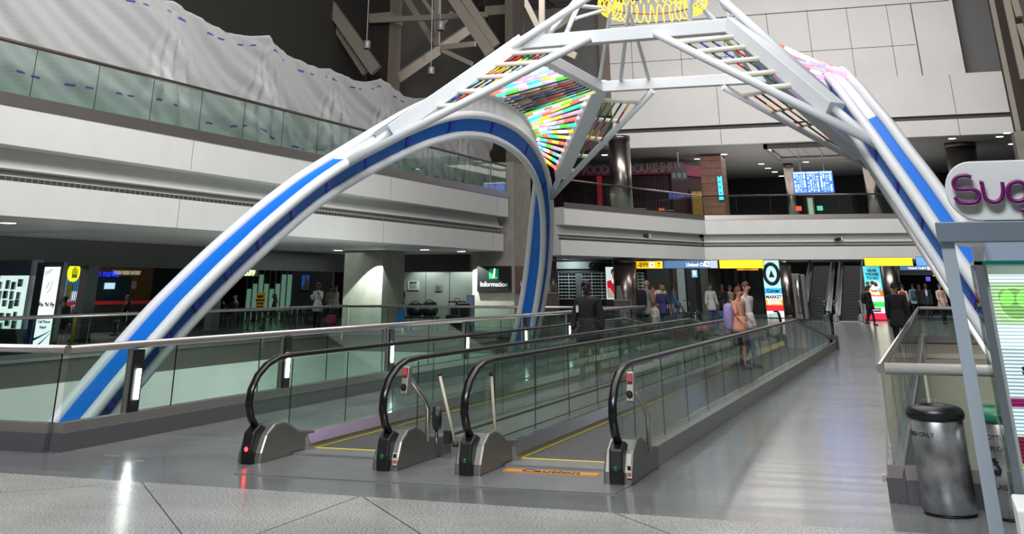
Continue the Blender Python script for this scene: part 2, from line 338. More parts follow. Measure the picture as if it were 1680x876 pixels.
ARCH_L_A=[(-12.79,15.99,-0.11),(-12.71,16.21,0.15),(-12.62,16.44,0.40),(-12.52,16.68,0.67),(-12.43,16.93,0.93),(-12.33,17.19,1.21),(-12.24,17.48,1.48),(-12.14,17.81,1.76),(-12.04,18.17,2.05),(-11.94,18.57,2.35),(-11.83,18.99,2.65),(-11.72,19.46,2.97),(-11.60,19.98,3.29),(-11.49,20.57,3.62),(-11.34,21.25,3.96),(-11.11,22.03,4.36),(-10.80,22.89,4.83),(-10.46,23.88,5.33),(-10.20,25.10,5.76),(-10.06,26.63,6.07),(-10.02,28.47,6.20),(-10.09,30.47,6.09),(-10.32,32.39,5.69),(-10.71,33.89,5.03),(-11.14,34.91,4.25),(-11.50,35.66,3.49),(-11.79,36.25,2.76),(-12.05,36.71,2.03),(-12.30,37.02,1.31),(-12.55,37.22,0.59),(-12.74,37.31,0.06)]
ARCH_L_C=[(-12.29,16.16,-0.43),(-12.20,16.38,-0.18),(-12.11,16.61,0.08),(-12.02,16.84,0.34),(-11.93,17.09,0.60),(-11.83,17.35,0.87),(-11.74,17.64,1.14),(-11.64,17.95,1.41),(-11.54,18.31,1.70),(-11.44,18.70,1.99),(-11.33,19.12,2.29),(-11.22,19.59,2.60),(-11.11,20.10,2.92),(-11.00,20.68,3.24),(-10.89,21.36,3.55),(-10.78,22.17,3.87),(-10.67,23.09,4.20),(-10.55,24.13,4.54),(-10.43,25.33,4.86),(-10.34,26.77,5.12),(-10.30,28.48,5.24),(-10.33,30.38,5.16),(-10.43,32.19,4.88),(-10.60,33.63,4.40),(-10.81,34.68,3.80),(-11.04,35.46,3.13),(-11.28,36.07,2.44),(-11.53,36.51,1.75),(-11.77,36.81,1.06),(-12.01,37.01,0.36),(-12.19,37.09,-0.16)]
ARCH_R_B=[(1.49,16.30,-0.18),(1.36,16.52,0.10),(1.22,16.75,0.38),(1.08,16.99,0.67),(0.94,17.24,0.96),(0.79,17.52,1.27),(0.64,17.81,1.58),(0.49,18.14,1.89),(0.33,18.51,2.21),(0.17,18.91,2.53),(0.01,19.35,2.87),(-0.16,19.82,3.22),(-0.34,20.35,3.58),(-0.51,20.96,3.94),(-0.68,21.67,4.29),(-0.86,22.50,4.65),(-1.03,23.43,5.01),(-1.22,24.48,5.39),(-1.40,25.71,5.75),(-1.54,27.20,6.04),(-1.60,28.97,6.18),(-1.56,30.92,6.09),(-1.40,32.80,5.77),(-1.14,34.33,5.22),(-0.79,35.45,4.51),(-0.41,36.30,3.73),(-0.02,36.95,2.93),(0.38,37.43,2.11),(0.78,37.75,1.29),(1.18,37.96,0.48),(1.47,38.05,-0.13)]
ARCH_R_A=[(1.82,16.30,-0.06),(1.69,16.52,0.21),(1.55,16.75,0.49),(1.41,16.99,0.78),(1.27,17.24,1.08),(1.12,17.51,1.38),(0.97,17.81,1.69),(0.82,18.14,2.01),(0.66,18.51,2.32),(0.50,18.91,2.65),(0.34,19.35,2.99),(0.17,19.82,3.34),(-0.01,20.35,3.69),(-0.18,20.95,4.05),(-0.35,21.67,4.41),(-0.53,22.50,4.76),(-0.70,23.43,5.13),(-0.89,24.48,5.50),(-1.07,25.71,5.87),(-1.21,27.20,6.16),(-1.27,28.97,6.29),(-1.23,30.92,6.21),(-1.07,32.80,5.88),(-0.81,34.33,5.33),(-0.46,35.45,4.63),(-0.08,36.30,3.85),(0.31,36.95,3.04),(0.71,37.43,2.22),(1.11,37.76,1.40),(1.51,37.96,0.59),(1.80,38.05,-0.01)]
ARCH_R_C=[(1.41,16.68,-0.50),(1.28,16.90,-0.22),(1.14,17.13,0.06),(1.00,17.36,0.34),(0.86,17.61,0.63),(0.72,17.87,0.92),(0.57,18.16,1.22),(0.42,18.47,1.52),(0.27,18.83,1.82),(0.12,19.22,2.14),(-0.05,19.65,2.48),(-0.21,20.11,2.81),(-0.38,20.62,3.16),(-0.55,21.20,3.50),(-0.72,21.88,3.84),(-0.89,22.69,4.19),(-1.07,23.61,4.54),(-1.25,24.64,4.91),(-1.42,25.84,5.27),(-1.56,27.27,5.55),(-1.62,28.98,5.67),(-1.58,30.87,5.59),(-1.43,32.67,5.28),(-1.17,34.11,4.77),(-0.85,35.15,4.12),(-0.49,35.94,3.39),(-0.11,36.55,2.63),(0.27,37.00,1.87),(0.65,37.31,1.11),(1.03,37.50,0.34),(1.31,37.59,-0.24)]

BLUE = mat('blue_panel', '#0068cc', .5, spec=.15); BLUED = mat('blue_panel_side', '#0060bc', .45, spec=.25)
scul = thing('archway_sculpture', 'tall white and blue tubular archway sculpture with neon tubes spanning the moving walkways', 'sculpture', (-5.3, 26.5, 0))
def extend(P, z=-3.5):
    a = P[0]+(P[0]-P[2])*((P[0][2]-z)/(P[2][2]-P[0][2])); b = P[-1]+(P[-1]-P[-3])*((P[-1][2]-z)/(P[-3][2]-P[-1][2])); return [lerp(a, P[0], i/10) for i in range(10)]+P+[lerp(P[-1], b, i/10) for i in range(1, 11)]
def fine(P, k=3):
    out = []
    for i in range(len(P)-1):
        a, b, c, d = P[max(i-1, 0)], P[i], P[i+1], P[min(i+2, len(P)-1)]
        for s in range(k): u = s/k; out.append(.5*((2*b)+(c-a)*u+(2*a-5*b+4*c-d)*u*u+(3*b-a-3*c+d)*u**3))
    return out+[P[-1]]
for B, A, C, w0 in ((ARCH_L_B, ARCH_L_A, ARCH_L_C, 15), (ARCH_R_B, ARCH_R_A, ARCH_R_C, 15)):
    B, A, C = [fine(extend([Vector(p) for p in q])) for q in (B, A, C)]; C = [lerp(B[i], C[i], 1.09) for i in range(len(C))]; w0 = 25*3-2
    m = MB(); N = len(B); cen = [(B[i]+A[i]+C[i])/3 for i in range(N)]
    ins = lambda p, i: lerp(p, cen[i], .07)
    for i in range(N-1):
        for (P, Q, mi) in ((A, B, 1 if (i < w0 or i > 108) else 0), (B, C, 2), (C, A, 2)):
            m.add([ins(P[i], i), ins(Q[i], i), ins(Q[i+1], i+1), ins(P[i+1], i+1)], [(0, 1, 2, 3)], mi, True)
    ar = m.build('arch', [STEELW, BLUE, BLUED], scul)
    for P in (A, B, C): MB().tube(P, .096, 12).build('edge_tube', STEELW, ar)
    for i in range(2, N-1):
        t = (B[i+1]-B[i-1]).normalized(); c = (B[i]+C[i])/2; n = ((c-A[i])-t*(c-A[i]).dot(t)).normalized(); e = (C[i]-B[i]).normalized()
        nn = t.cross(e); nn = nn if nn.dot(c-cen[i]) > 0 else -nn; c = lerp(c, cen[i], .07)
        if i % 5 or i < 25 or i > N-20: continue
        m = MB(); d_ = (e+t*.25).normalized(); m.bar(c-d_*.15+nn*.002, c+d_*.15+nn*.002, .16, .02, nn, 0); m.bar(c-d_*.11+nn*.01, c+d_*.11+nn*.01, .10, .014, nn, 1)
        m.build('marker_light', [mat('marker_frame', '#081b52', .4), mat('marker_blue', '#0a14a0', .4, 0, .16, '#1418e0')], ar)
LB, LA = [Vector(p) for p in ARCH_L_B], [Vector(p) for p in ARCH_L_A]; RB, RA = [Vector(p) for p in ARCH_R_B], [Vector(p) for p in ARCH_R_A]
FL, FR, BL, BR = Vector((-7.7, 23.1, 6.45)), Vector((-3.02, 23.1, 6.5)), Vector((-7.68, 30, 6.55)), Vector((-3.08, 30, 6.55))
for a, b in ((FL, FR), (BL, BR), (FL, BL), (FR, BR)): MB().bar(a, b, .26, .27).build('ring_beam', STEELW, scul, bevel=.015)
JFL, JFR, JBL, JBR = LB[14], onY(1432, 232, 21.2), LB[24], RB[24]
FP = {'FL': (FL, JFL, onY(968, 62, 22.93)), 'FR': (FR, JFR, onY(1075, 55, 22.93)), 'BL': (BL, JBL, onY(1072, 148, 29.9)), 'BR': (BR, JBR, onY(1185, 142, 29.9))}
RODC = [mat('rod_'+n, c, .3) for n, c in (('red', '#b01822'), ('yellow', '#e8b70c'), ('blue', '#123a9c'), ('green', '#0e4a33'), ('teal', '#0d4a55'), ('lime', '#5c8c10'))]
LIT = [emis('neon_'+n, c, s) for n, c, s in (('mint', '#46f5bc', 1.15), ('coral', '#ff7458', 1.15), ('lavender', '#b8a6ff', 1.2), ('white', '#eaf4ff', 1.3), ('amber', '#ffc846', 1.15), ('green', '#5ae23c', 1.05), ('ice', '#92d2ff', 1.2), ('pink', '#ff9cb8', 1.2))]
CREAM = mat('cream_rung', '#d8d2c6', .4)
for key, (Cn, J, F) in FP.items():
    bs = MB().bar(lerp(Cn, J, -.02), lerp(Cn, J, .76), .4, .3).build('box_strut', STEELW, scul, bevel=.012)
    MB().tube([lerp(Cn, J, .7), lerp(Cn, J, 1.03)], .085, 12).build('strut_end_tube', STEELW, scul)
    wt = MB().tube([F, lerp(F, J, .5), J+(J-F)*.03], .085, 12).build('wing_tube', STEELW, scul)
    T = [.1, .2, .31, .43, .55]; T = T if key[0] == 'F' else [.1, .26, .42, .58, .72]
    for t in T: MB().tube([lerp(Cn, J, t), lerp(F, J, t)], .055, 10).build('wing_rung', CREAM, wt)
    dn = Vector((0, 0, -.045)); w0 = (F-Cn)
    for i in range(4):
        L0 = (lerp(F, J, T[i])-lerp(Cn, J, T[i])).length; L1 = (lerp(F, J, T[i+1])-lerp(Cn, J, T[i+1])).length
        sp = .15 if key == 'FL' else .24 if key == 'FR' else .2; n = max(3, int(L1/sp)); 
        for k in range(min(n, 11)):
            s0 = .2+sp*k
            if s0 > L1-.05: break
            p = lerp(Cn, J, T[i])+(F-Cn).normalized()*s0+dn; q = lerp(Cn, J, T[i+1])+(F-Cn).normalized()*(s0-.08)+dn
            pal = RODC if key[0] == 'F' else [RODC[0], RODC[1], RODC[3], RODC[5], RODC[0]]
            c1, c2 = rnd.sample(pal, 2); m = MB(); mid = lerp(p, q, rnd.uniform(.35, .65)); rr = .022 if key[0] == 'F' else .027; m.tube([p, mid], rr, 6, mi=0); m.tube([mid, q], rr, 6, mi=1); m.build('glass_rod', [c1, c2], wt)
# lit tube fans between the ring and each arch crest
def at_y(P, y):
    for a, b in zip(P, P[1:]):
        if a.y <= y <= b.y: return lerp(a, b, (y-a.y)/(b.y-a.y))
    return P[0] if y < P[0].y else P[-1]
def fan(A, f, b, jb, ys, pal, lift):
    for y, lit in ys:
        rt = .05 if lit and y < 30 else .044
        p = at_y(A, y); yb = 24.25+(y-24.9)*.905
        q = lerp(f, b, (yb-f.y)/(b.y-f.y)) if yb <= b.y else lerp(b, jb, min(.76, (y-31.25)/2.05*.72))
        q = q+Vector((0, 0, lift)); m = MB(); n = rnd.randint(5, 7) if lit else 4; mats = []
        q = q-(q-p).normalized()*.1; p = p+(q-p).normalized()*.03
        cuts = [0]+sorted((i+rnd.uniform(-.25, .25))/n for i in range(1, n))+[1]; last = -1
        for i in range(n):
            c = rnd.choice(pal) if lit else rnd.randrange(4)
            if c == last: c = rnd.choice([k for k in pal if k != c]) if lit else (c+1) % 4
            last = c; mats.append(LIT[c] if lit else mat('unlit_tube', '#8d8478', .4)); m.tube([lerp(p, q, cuts[i]), lerp(p, q, cuts[i+1])], rt if lit else .03, 8, mi=i)
        nt_ = m.build('neon_tube', mats, scul)
        if not lit:
            m = MB(); dz = Vector((.05, 0, -.06)); c1, c2, c3 = rnd.sample([RODC[0], BLACK, mat('rod_gold', '#a06a18', .4), RODC[2]], 3)
            for (u0, u1), i in zip(((0, .3), (.3, .7), (.7, 1)), range(3)): m.tube([lerp(p, q, u0)+dz, lerp(p, q, u1)+dz], .017, 6, mi=i)
            m.build('coloured_rod', [c1, c2, c3], nt_)
ys = [(24.9+.46*i, 1) for i in range(8)]+[(28.75+.34*i, 0) for i in range(6)]+[(30.72+.185*i, 1) for i in range(15)]
fan(LA[:25], FL, BL, JBL, ys, range(8), -.1)
fan(RA[:25], FR, BR, JBR, [(24.9+.42*i, 1) for i in range(20)], [2, 2, 6, 7, 1, 3, 2, 7], .16)
# crown of tubes above the ring and the yellow neon coil
apex = Vector((-5.35, 26.5, 9.7)); Hc = onY(1070, 6, 26.5)
def crown(p, q, r=.055): MB().tube([p, q], r, 10).build('crown_tube', STEELW, scul)
N1 = onY(962, -22, 25.0); N2 = onY(1160, -25, 25.0)
pa = onY(617, 222, 22.6); pb = onY(837, 79, 22.9); crown(pa, pb+(pb-pa)*.95, .085)
pa = onY(1356, 150, 22.4); pb = onY(1240, 48, 22.9); crown(pa, pb+(pb-pa)*.9, .085)
crown(onY(899, 58, 23.1), N1); crown(onY(929, 55, 23.1), N1); crown(onY(1132, 38, 23.1), onY(1132, -60, 23.1)); crown(onY(1198, 28, 23.1), N2+Vector((0, 0, .3)))
halo_pts = [Hc+Vector((1.12*cos(a), 1.12*sin(a), 0)) for a in [2*pi*k/48 for k in range(48)]]
for p in (onY(949, 9.5, 24.2), onY(943, 31, 23.7)): crown(p, min(halo_pts, key=lambda h: (h-(Hc+Vector((-1.2, .2, 0)))).length), .045)
crown(BL+Vector((.0, 0, .1)), halo_pts[30], .05); crown(BL+Vector((.6, 0, .1)), halo_pts[34], .05); crown(lerp(BL, BR, .3)+Vector((0, 0, .1)), halo_pts[33], .045); crown(BR+Vector((0, 0, .1)), halo_pts[3], .05); crown(BR+Vector((-.5, 0, .1)), halo_pts[46], .05)
MB().tube(halo_pts, .02, 8, closed=True).build('coil_hoop', mat('copper_hoop', '#a0603a', .3, .6), scul)
co = []
for k in range(36*20):
    a = 2*pi*k/(36*20); ph = 36*a; rr = 1.12+.19*cos(ph); co.append(Hc+Vector((rr*cos(a), rr*sin(a), .22*sin(ph))))
MB().tube(co, .013, 6, closed=True).build('neon_coil', emis('neon_yellow', '#ffdc2a', 1.35), scul)
# ================================================================== GUARDS ROUND THE FLOOR OPENINGS
RAILM = mat('rail_steel', '#bdb5b2', .28, .85); RAILS = mat('rail_satin', '#d2d0cc', .35, .45)
LAMPW = emis('tube_light', '#f4fff8', 28.)
FRAMEB = mat('post_black', '#131416', .4)
def guard(name, label, A, B, n, i0=0, i1=0, kerb=.19, top=1.05, posts=(), r=.045, group=None, rail=None, balusters=0, inside=None, thick=.18):
    """A, B: ends (x, y); n: glass panels; posts: distances of the lamp posts from A"""
    A, B = Vector((A[0], A[1], 0)), Vector((B[0], B[1], 0)); d = (B-A).normalized(); A = A+d*i0; B = B-d*i1; L = (B-A).length; sd = Vector((-d.y, d.x, 0)); e0, e1 = (.05 if i0 else .02), (.05 if i1 else .02)
    t = thing(name, label, 'balustrade', A, group); P = lambda s, z, o=0.: A+d*s+sd*o+Vector((0, 0, z))
    MB().bar(P(0, kerb/2), P(L, kerb/2), thick, kerb).build('kerb', GRANITE, t)
    MB().bar(P(0, kerb+.05), P(L, kerb+.05), thick*.75, .1).build('base_rail', RAILM if kerb > .1 else mat('base_rail_dull', '#5d5a57', .6, .4), t)
    MB().tube([P(-e0, top), P(L+e1, top)], r, 14).build('handrail', rail or RAILM, t)
    for i in range(n):
        s0, s1 = L*i/n+.006, L*(i+1)/n-.006
        m = MB(); m.bar(P(s0, (kerb+.1+top-r)/2), P(s1, (kerb+.1+top-r)/2), .014, top-r-kerb-.1); m.bar(P(s1, (kerb+.1+top-r)/2), P(s1+.012, (kerb+.1+top-r)/2), .013, top-r-kerb-.1, mi=1)
        m.build('glass_panel', [GLASSG, FRAMEB], t)
    for s in posts:
        po = MB().bar(P(s, kerb+.1), P(s, top), .05, .06, d).build('post', RAILM, t)
        MB().bar(P(s+.14, kerb+.1, .0), P(s+.14, top-.06, .0), .1, .2, d).build('lamp_housing', FRAMEB, po)
        MB().bar(P(s+.15, kerb+.24, -.05), P(s+.15, top-.28, -.05), .03, .075, d).build('tube_lamp', LAMPW, po)
    for k in range(balusters):
        s = L*(k+.6)/balusters; po = MB().bar(P(s, .02, .14), P(s, top, .03), .025, .07, d).build('post', RAILS, t); MB().box(P(s-.05, 0, .1)+Vector((-.06, 0, .0)), P(s+.05, .03, .2)+Vector((.0, 0, 0))).build('foot_plate', RAILS, po)
    return t
X0 = -9.93
posts = [onX(x, y, X0).y-LY0 for x, y in ((207, 640), (460, 600), (634, 585), (760, 570), (857, 560), (930, 550))]
guard('glass_balustrade', 'long glass balustrade with lamp posts along the left side of the moving walkways', (X0, LY0), (X0, LY1), 14, posts=posts)
guard('glass_balustrade', 'short front end of the left glass balustrade, where the blue arch comes down', (LX0, LY0), (X0, LY0), 6, i0=.1, i1=.1)
guard('glass_balustrade', 'far glass balustrade in front of the food court on the left', (LX0, LY0), (LX0, LY1), 14, kerb=.08, top=1.0)
guard('glass_balustrade', 'glass balustrade across the far end of the left opening, beside the scooters', (LX0, LY1), (X0, LY1), 7, i0=.1, i1=.1, kerb=.08, top=1.0)
guard('glass_balustrade', 'long glass balustrade with flat steel posts on the right, running back from the trash bin', (RX0, RY0), (RX0, RY1), 14, rail=RAILM, balusters=13, r=.04, thick=.16)
guard('glass_balustrade', 'front glass balustrade with satin round rail directly behind the trash bins', (RX0, RY0), (5, RY0), 4, i0=.09, rail=RAILS, r=.048, thick=.16)
guard('glass_balustrade', 'far short glass balustrade on the right, behind the kiosk post', (RX0, RY1), (6, RY1), 4, i0=.09, rail=RAILS, kerb=.1)
def cctv(p, lab, s=1., dx=1):
    t = thing('security_camera', lab, 'camera', p); p = Vector(p)
    MB().box(p+Vector((-.06*s, -.05, -.12*s)), p+Vector((.06*s, .05, .12*s))).build('wall_bracket', mat('cream_box', '#c7c2b6', .5), t) if dx else None
    m = MB(); m.bar(p+Vector((-.1*s, -.08*s, 0)), p+Vector((-.5*s, -.22*s, -.06*s)), .2*s, .22*s); m.build('camera_body', BLACK, t, bevel=.03*s)
    m = MB(); m.bar(p+Vector((-.5*s, -.22*s, -.06*s)), p+Vector((-.62*s, -.26*s, -.08*s)), .12*s, .13*s); m.build('lens_hood', DARK, t)
cctv(PB1(9.2, .02, 4.3), 'black security camera on cream bracket on the angled gallery front', 1.0)
cctv(PB2(8.35, .03, 4.28), 'black security camera alone on the rear gallery front', .75)
cctv((LX0+.1, 19.3, -.75), 'black security camera on the wall below the left opening', .8)
# ================================================================== GALLERY RAILS
def gallery_rail(name, label, P, t0, t1, n, off=.14):
    t = thing(name, label, 'balustrade', P(t0, off, 5.43)); top = 6.8
    MB().tube([P(t0, off, top), P(t1, off, top)], .045, 10).build('handrail', mat('gallery_handrail', '#6a5f58', .3, .9), t)
    for i in range(n):
        a, b = t0+(t1-t0)*i/n+.008, t0+(t1-t0)*(i+1)/n-.008
        m = MB(); m.bar(P(a, off, 6.2), P(b, off, 6.2), .014, 1.16); m.bar(P(b, off, 6.2), P(b+.012, off, 6.2), .012, 1.16, mi=1); m.build('glass_panel', [GLASSG, FRAMEB], t)
    return t
gallery_rail('gallery_balustrade', 'upper glass balustrade on the left gallery in front of the plastic sheeting', LF, -20, t1, 23)
gallery_rail('gallery_balustrade', 'upper glass balustrade on the angled gallery in front of the doughnut shop', PB1, 0, LB1-.1, 7)
gallery_rail('gallery_balustrade', 'upper glass balustrade on the rear gallery under the departures screen', PB2, .12, LB2, 8)
# ================================================================== PLASTIC SHEET
def sheet_mat():
    m = bpy.data.materials.new('plastic_sheet'); m.use_nodes = True; nt = m.node_tree; nt.nodes.clear(); N = nt.nodes.new; L = nt.links.new
    o = N('ShaderNodeOutputMaterial'); d = N('ShaderNodeBsdfDiffuse'); tl = N('ShaderNodeBsdfTranslucent'); g = N('ShaderNodeBsdfGlossy'); tr = N('ShaderNodeBsdfTransparent')
    for q in (d, tl): q.inputs[0].default_value = (.66, .655, .66, 1)
    g.inputs['Roughness'].default_value = .35
    # print on the film: rows of short blue dashes along the length
    uv = N('ShaderNodeUVMap'); s = N('ShaderNodeSeparateXYZ'); L(uv.outputs[0], s.inputs[0])
    def math_(op, a, b=None):
        n = N('ShaderNodeMath'); n.operation = op
        for i, v in enumerate((a, b)):
            if v is None: continue
            if hasattr(v, 'is_linked'): L(v, n.inputs[i])
            else: n.inputs[i].default_value = v
        return n.outputs[0]
    row = math_('MULTIPLY', math_('LESS_THAN', math_('ABSOLUTE', math_('SUBTRACT', math_('FRACT', math_('MULTIPLY', s.outputs[1], .4)), .88)), .011), math_('GREATER_THAN', math_('FRACT', math_('MULTIPLY', s.outputs[0], 1.6)), .5))
    row = math_('MULTIPLY', row, math_('LESS_THAN', math_('FRACT', math_('MULTIPLY', s.outputs[0], .53)), .72))
    mc = N('ShaderNodeMix'); mc.data_type = 'RGBA'; L(row, mc.inputs['Factor']); mc.inputs['A'].default_value = (.66, .655, .66, 1); mc.inputs['B'].default_value = (.1, .13, .5, 1); L(mc.outputs['Result'], d.inputs[0])
    a = N('ShaderNodeMixShader'); a.inputs[0].default_value = .35; L(d.outputs[0], a.inputs[1]); L(tl.outputs[0], a.inputs[2])
    b = N('ShaderNodeMixShader'); b.inputs[0].default_value = .1; L(a.outputs[0], b.inputs[1]); L(g.outputs[0], b.inputs[2])
    c = N('ShaderNodeMixShader'); c.inputs[0].default_value = .1; L(b.outputs[0], c.inputs[1]); L(tr.outputs[0], c.inputs[2]); L(c.outputs[0], o.inputs[0]); return m
tops = [(-8, 10.9), (-2, 10.3)]
def lf_t(px, py, off):
    """distance along the facade and height of a survey pixel, off metres behind the facade"""
    d = ray(px, py); p0 = S+nF*off; k = (nF.x*p0.x+nF.y*p0.y)/(nF.x*d.x+nF.y*d.y); p = _O+d*k; return ((p.x-p0.x)*dF.x+(p.y-p0.y)*dF.y, p.z)
peaks = [lf_t(x, y, -.75) for x, y in ((288, 2), (437, 58), (545, 112), (628, 128), (700, 160), (760, 186), (812, 213), (829, 221))]
peaks = [(-22, peaks[0][1]+.6), (-6, peaks[0][1]+.4)]+peaks
def sheet_top(t):
    for (a, za), (b, zb) in zip(peaks, peaks[1:]):
        if a <= t <= b: u = (t-a)/(b-a); return za+(zb-za)*u-.34*min(1, (b-a)/5)*4*u*(1-u)*(.6 if a < -10 else 1)
    return peaks[-1][1]
def build_sheet():
    nu, nv = 420, 44; ta, tb = -21.5, min(peaks[-1][0], t1+.35); vs = []; fs = []; uv = []
    pk = [p[0] for p in peaks]
    for i in range(nu+1):
        t = ta+(tb-ta)*i/nu; zt = sheet_top(t); near = min(pk, key=lambda q: abs(q-t))
        for j in range(nv+1):
            v = j/nv; z = 5.5+(zt-5.5)*v; o = -.75
            # pleats that fan out below every tie point, long pulls that run down to the right, fine creases
            h = (1-v)
            for q in pk:
                dx = t-q; an = (dx-1.5*h)/(h*2.2+.2); o += .17*math.exp(-an*an*1.2)*sin(an*13+q)*min(1, h*2.2+.05)*(1-.45*h)
            sx_ = t-2.2*(zt-z)
            o += .075*sin(sx_*1.9+.6*sin(t*.5)) + .04*sin(sx_*5.3+sin(t*.9)) + .017*sin(sx_*14+3*sin(z*1.3)) + .007*sin(t*9+7*z)
            o += .05*sin(v*4+t*.35)
            vs.append(LF(t, min(o, -.1), z)); uv.append((t, z-zt))
    W = nv+1
    for i in range(nu):
        for j in range(nv): fs.append((i*W+j, (i+1)*W+j, (i+1)*W+j+1, i*W+j+1))
    m = MB(); m.add(vs, fs, 0, True); o = m.build('plastic_sheet', [sheet_mat()], origin=LF(10, -.6, 5.5)); me = o.data; ul = me.uv_layers.new(name='uv')
    for lp in me.loops: ul.data[lp.index].uv = uv[lp.vertex_index]
    so = o.modifiers.new('gauge', 'SOLIDIFY'); so.thickness = .004
    tag(o, 'translucent white plastic sheeting hanging in folds behind the left gallery rail', 'plastic sheet')
build_sheet()
# ================================================================== MOVING WALKWAYS
XB = (-7.33, -5.70, -4.77, -3.19); YN, YE = 12.9, 40.2
NOSE = [(13.7, 1.0), (13.3, 1.0), (12.98, .985), (12.74, .93), (12.55, .83), (12.43, .70), (12.41, .56), (12.48, .43), (12.63, .31), (12.85, .2)]
def sweep_yz(m, X, pts, wx, th, mi=0):
    rings = []
    for i, (y, z) in enumerate(pts):
        a = pts[max(i-1, 0)]; b = pts[min(i+1, len(pts)-1)]; dy, dz = b[0]-a[0], b[1]-a[1]; l = math.hypot(dy, dz); ny, nz = -dz/l, dy/l
        rings.append([(X+u*wx/2, y+ny*v*th/2, z+nz*v*th/2) for u, v in ((-1, -.4), (-.8, -1), (.8, -1), (1, -.4), (1, .4), (.8, 1), (-.8, 1), (-1, .4))])
    return m.loft(rings, mi)
def mirror_y(pts): return [(YN+YE-y, z) for y, z in pts][::-1]
HOUSE = [(12.5, 0), (12.52, .1), (12.62, .27), (12.78, .35), (12.98, .36), (13.14, .32), (13.35, .24), (13.75, .2), (13.75, 0)]
REDL = emis('red_lamp', '#ff2020', 14.); GREENL = mat('green_lamp', '#0c3a1c', .3, emit=.12, ecol='#20c050')
TREAD = mat('walkway_tread', '#5a5a5b', .5, .3, noise=.08, nscale=6)
SIGNO = mat('caution_orange', '#d98a24', .6)
def walkway(label, xa, xb, lamp, caution):
    t = thing('moving_walkway', label, 'moving walkway', ((xa+xb)/2, YN, 0), 'moving walkways')
    m = MB(); m.box((xa+.17, 13.72, .01), (xb-.17, YE-.8, .03))
    for k in range(1, 30): x = xa+.17+(xb-xa-.34)*k/30; m.box((x, 13.72, .03), (x+.006, YE-.8, .0315), 1)
    m.build('tread_belt', [TREAD, mat('tread_groove', '#4c4c4d', .5, .3)], t)
    m = MB(); m.box((xa+.17, 13.66, .01), (xb-.17, 13.72, .034)); m.box((xa+.17, 13.66, .03), (xa+.21, YE-.8, .036)); m.box((xb-.21, 13.66, .03), (xb-.17, YE-.8, .036)); m.build('yellow_edge', YEL, t)
    m = MB(); m.box((xa+.17, 13.2, .0), (xb-.17, 13.66, .032)); m.build('comb_plate', mat('comb_silver', '#b9b9b8', .35, .9), t)
    for X, sg, lm in ((xa, 1, lamp[0]), (xb, -1, lamp[1])):
        b = MB(); b.box((X-.13, 13.5, 0), (X+.13, YE-.6, .19)); b.prism([(X+sg*.13, 13.5, .19), (X+sg*.19, 13.5, .08), (X+sg*.19, 13.5, .0), (X+sg*.13, 13.5, 0)], (0, YE-14.1, 0))
        bal = b.build('balustrade_base', BRUSH, t)
        MB().prism([(X+sg*.06, 13.55, .195), (X+sg*.14, 13.55, .195), (X+sg*.2, 13.55, .09), (X+sg*.195, 13.55, .085), (X+sg*.13, 13.55, .185), (X+sg*.06, 13.55, .185)], (0, YE-14.2, 0)).build('inner_skirt', mat('bright_skirt', '#d8d6da', .16, .9), bal)
        hr = NOSE[::-1]+[(20, 1.0), (30, 1.0)]+mirror_y(NOSE); m = MB(); sweep_yz(m, X, hr, .085, .045); m.build('handrail', RUBBER, bal)
        y = 13.35; a = [(13.35, .955), (13.0, .945), (12.8, .9), (12.62, .81), (12.5, .69), (12.47, .56), (12.54, .44), (12.7, .33), (13.0, .2), (13.35, .19)]
        MB().prism([(X-.006, p[0], p[1]) for p in a], (.012, 0, 0)).build('glass_panel', GLASS, bal)
        MB().prism([(X-.006, YN+YE-p[0], p[1]) for p in a], (.012, 0, 0)).build('glass_panel', GLASS, bal)
        n = 18; y0, y1 = 13.35, YN+YE-13.35
        for i in range(n):
            p, q = y0+(y1-y0)*i/n+.004, y0+(y1-y0)*(i+1)/n-.004; m = MB(); m.box((X-.006, p, .19), (X+.006, q, .965)); m.box((X-.005, p-.005, .19), (X+.005, p, .965), 1); m.build('glass_panel', [GLASS, FRAMEB], bal)
        for far in (0, 1):
            H = HOUSE if not far else [(YN+YE-y, z) for y, z in HOUSE][::-1]
            h = MB().prism([(X-.15, y, z) for y, z in H], (.3, 0, 0)).build('newel_housing', mat('housing_steel', '#85837e', .38, .7), bal, bevel=.025)
            F = [(12.44, 0), (12.43, .14), (12.47, .3), (12.6, .36), (12.8, .3), (12.8, 0)]; F = F if not far else [(YN+YE-y, z) for y, z in F][::-1]
            MB().prism([(X-.07, y, z) for y, z in F], (.14, 0, 0)).build('handrail_inlet', BLACK, h, bevel=.02)
            if not far: MB().ball((X-.0, 12.43, .14), (.022, .012, .022)).build('status_lamp', REDL if lm else GREENL, h)
    for X, on in ((xb, 1),):   # emergency stop on its bent stand, outside the right handrail
        x = X+.15; st = MB().tube([(x, 13.3, .19), (x, 13.3, .5), (x-.01, 13.22, .6), (x-.03, 12.85, .82)], .026, 12).build('stop_stand', mat('stand_steel', '#c3bdb2', .3, .9), t)
        m = MB(); m.bar((x-.03, 12.72, .68), (x-.03, 12.78, .94), .075, .1, (0, 1, 0)); bx = m.build('switch_box', mat('box_steel', '#b9b4aa', .4, .7), st, bevel=.008)
        m = MB(); m.bar((x-.03, 12.70, .86), (x-.03, 12.715, .93), .055, .045, (0, 1, 0)); m.build('red_button', mat('button_red', '#b0454e', .4), bx)
        m = MB(); m.tube([(x-.03, 12.675, .755), (x-.03, 12.665, .755)], .032, 14); m.box((x-.034, 12.658, .745), (x-.026, 12.667, .775), 1); m.build('key_switch', [BLACK, mat('key_grey', '#8a8a8a', .4, .8)], bx)
    m = MB(); m.box((xb-.04, 12.46, .1), (xb+.02, 12.47, .2)); 
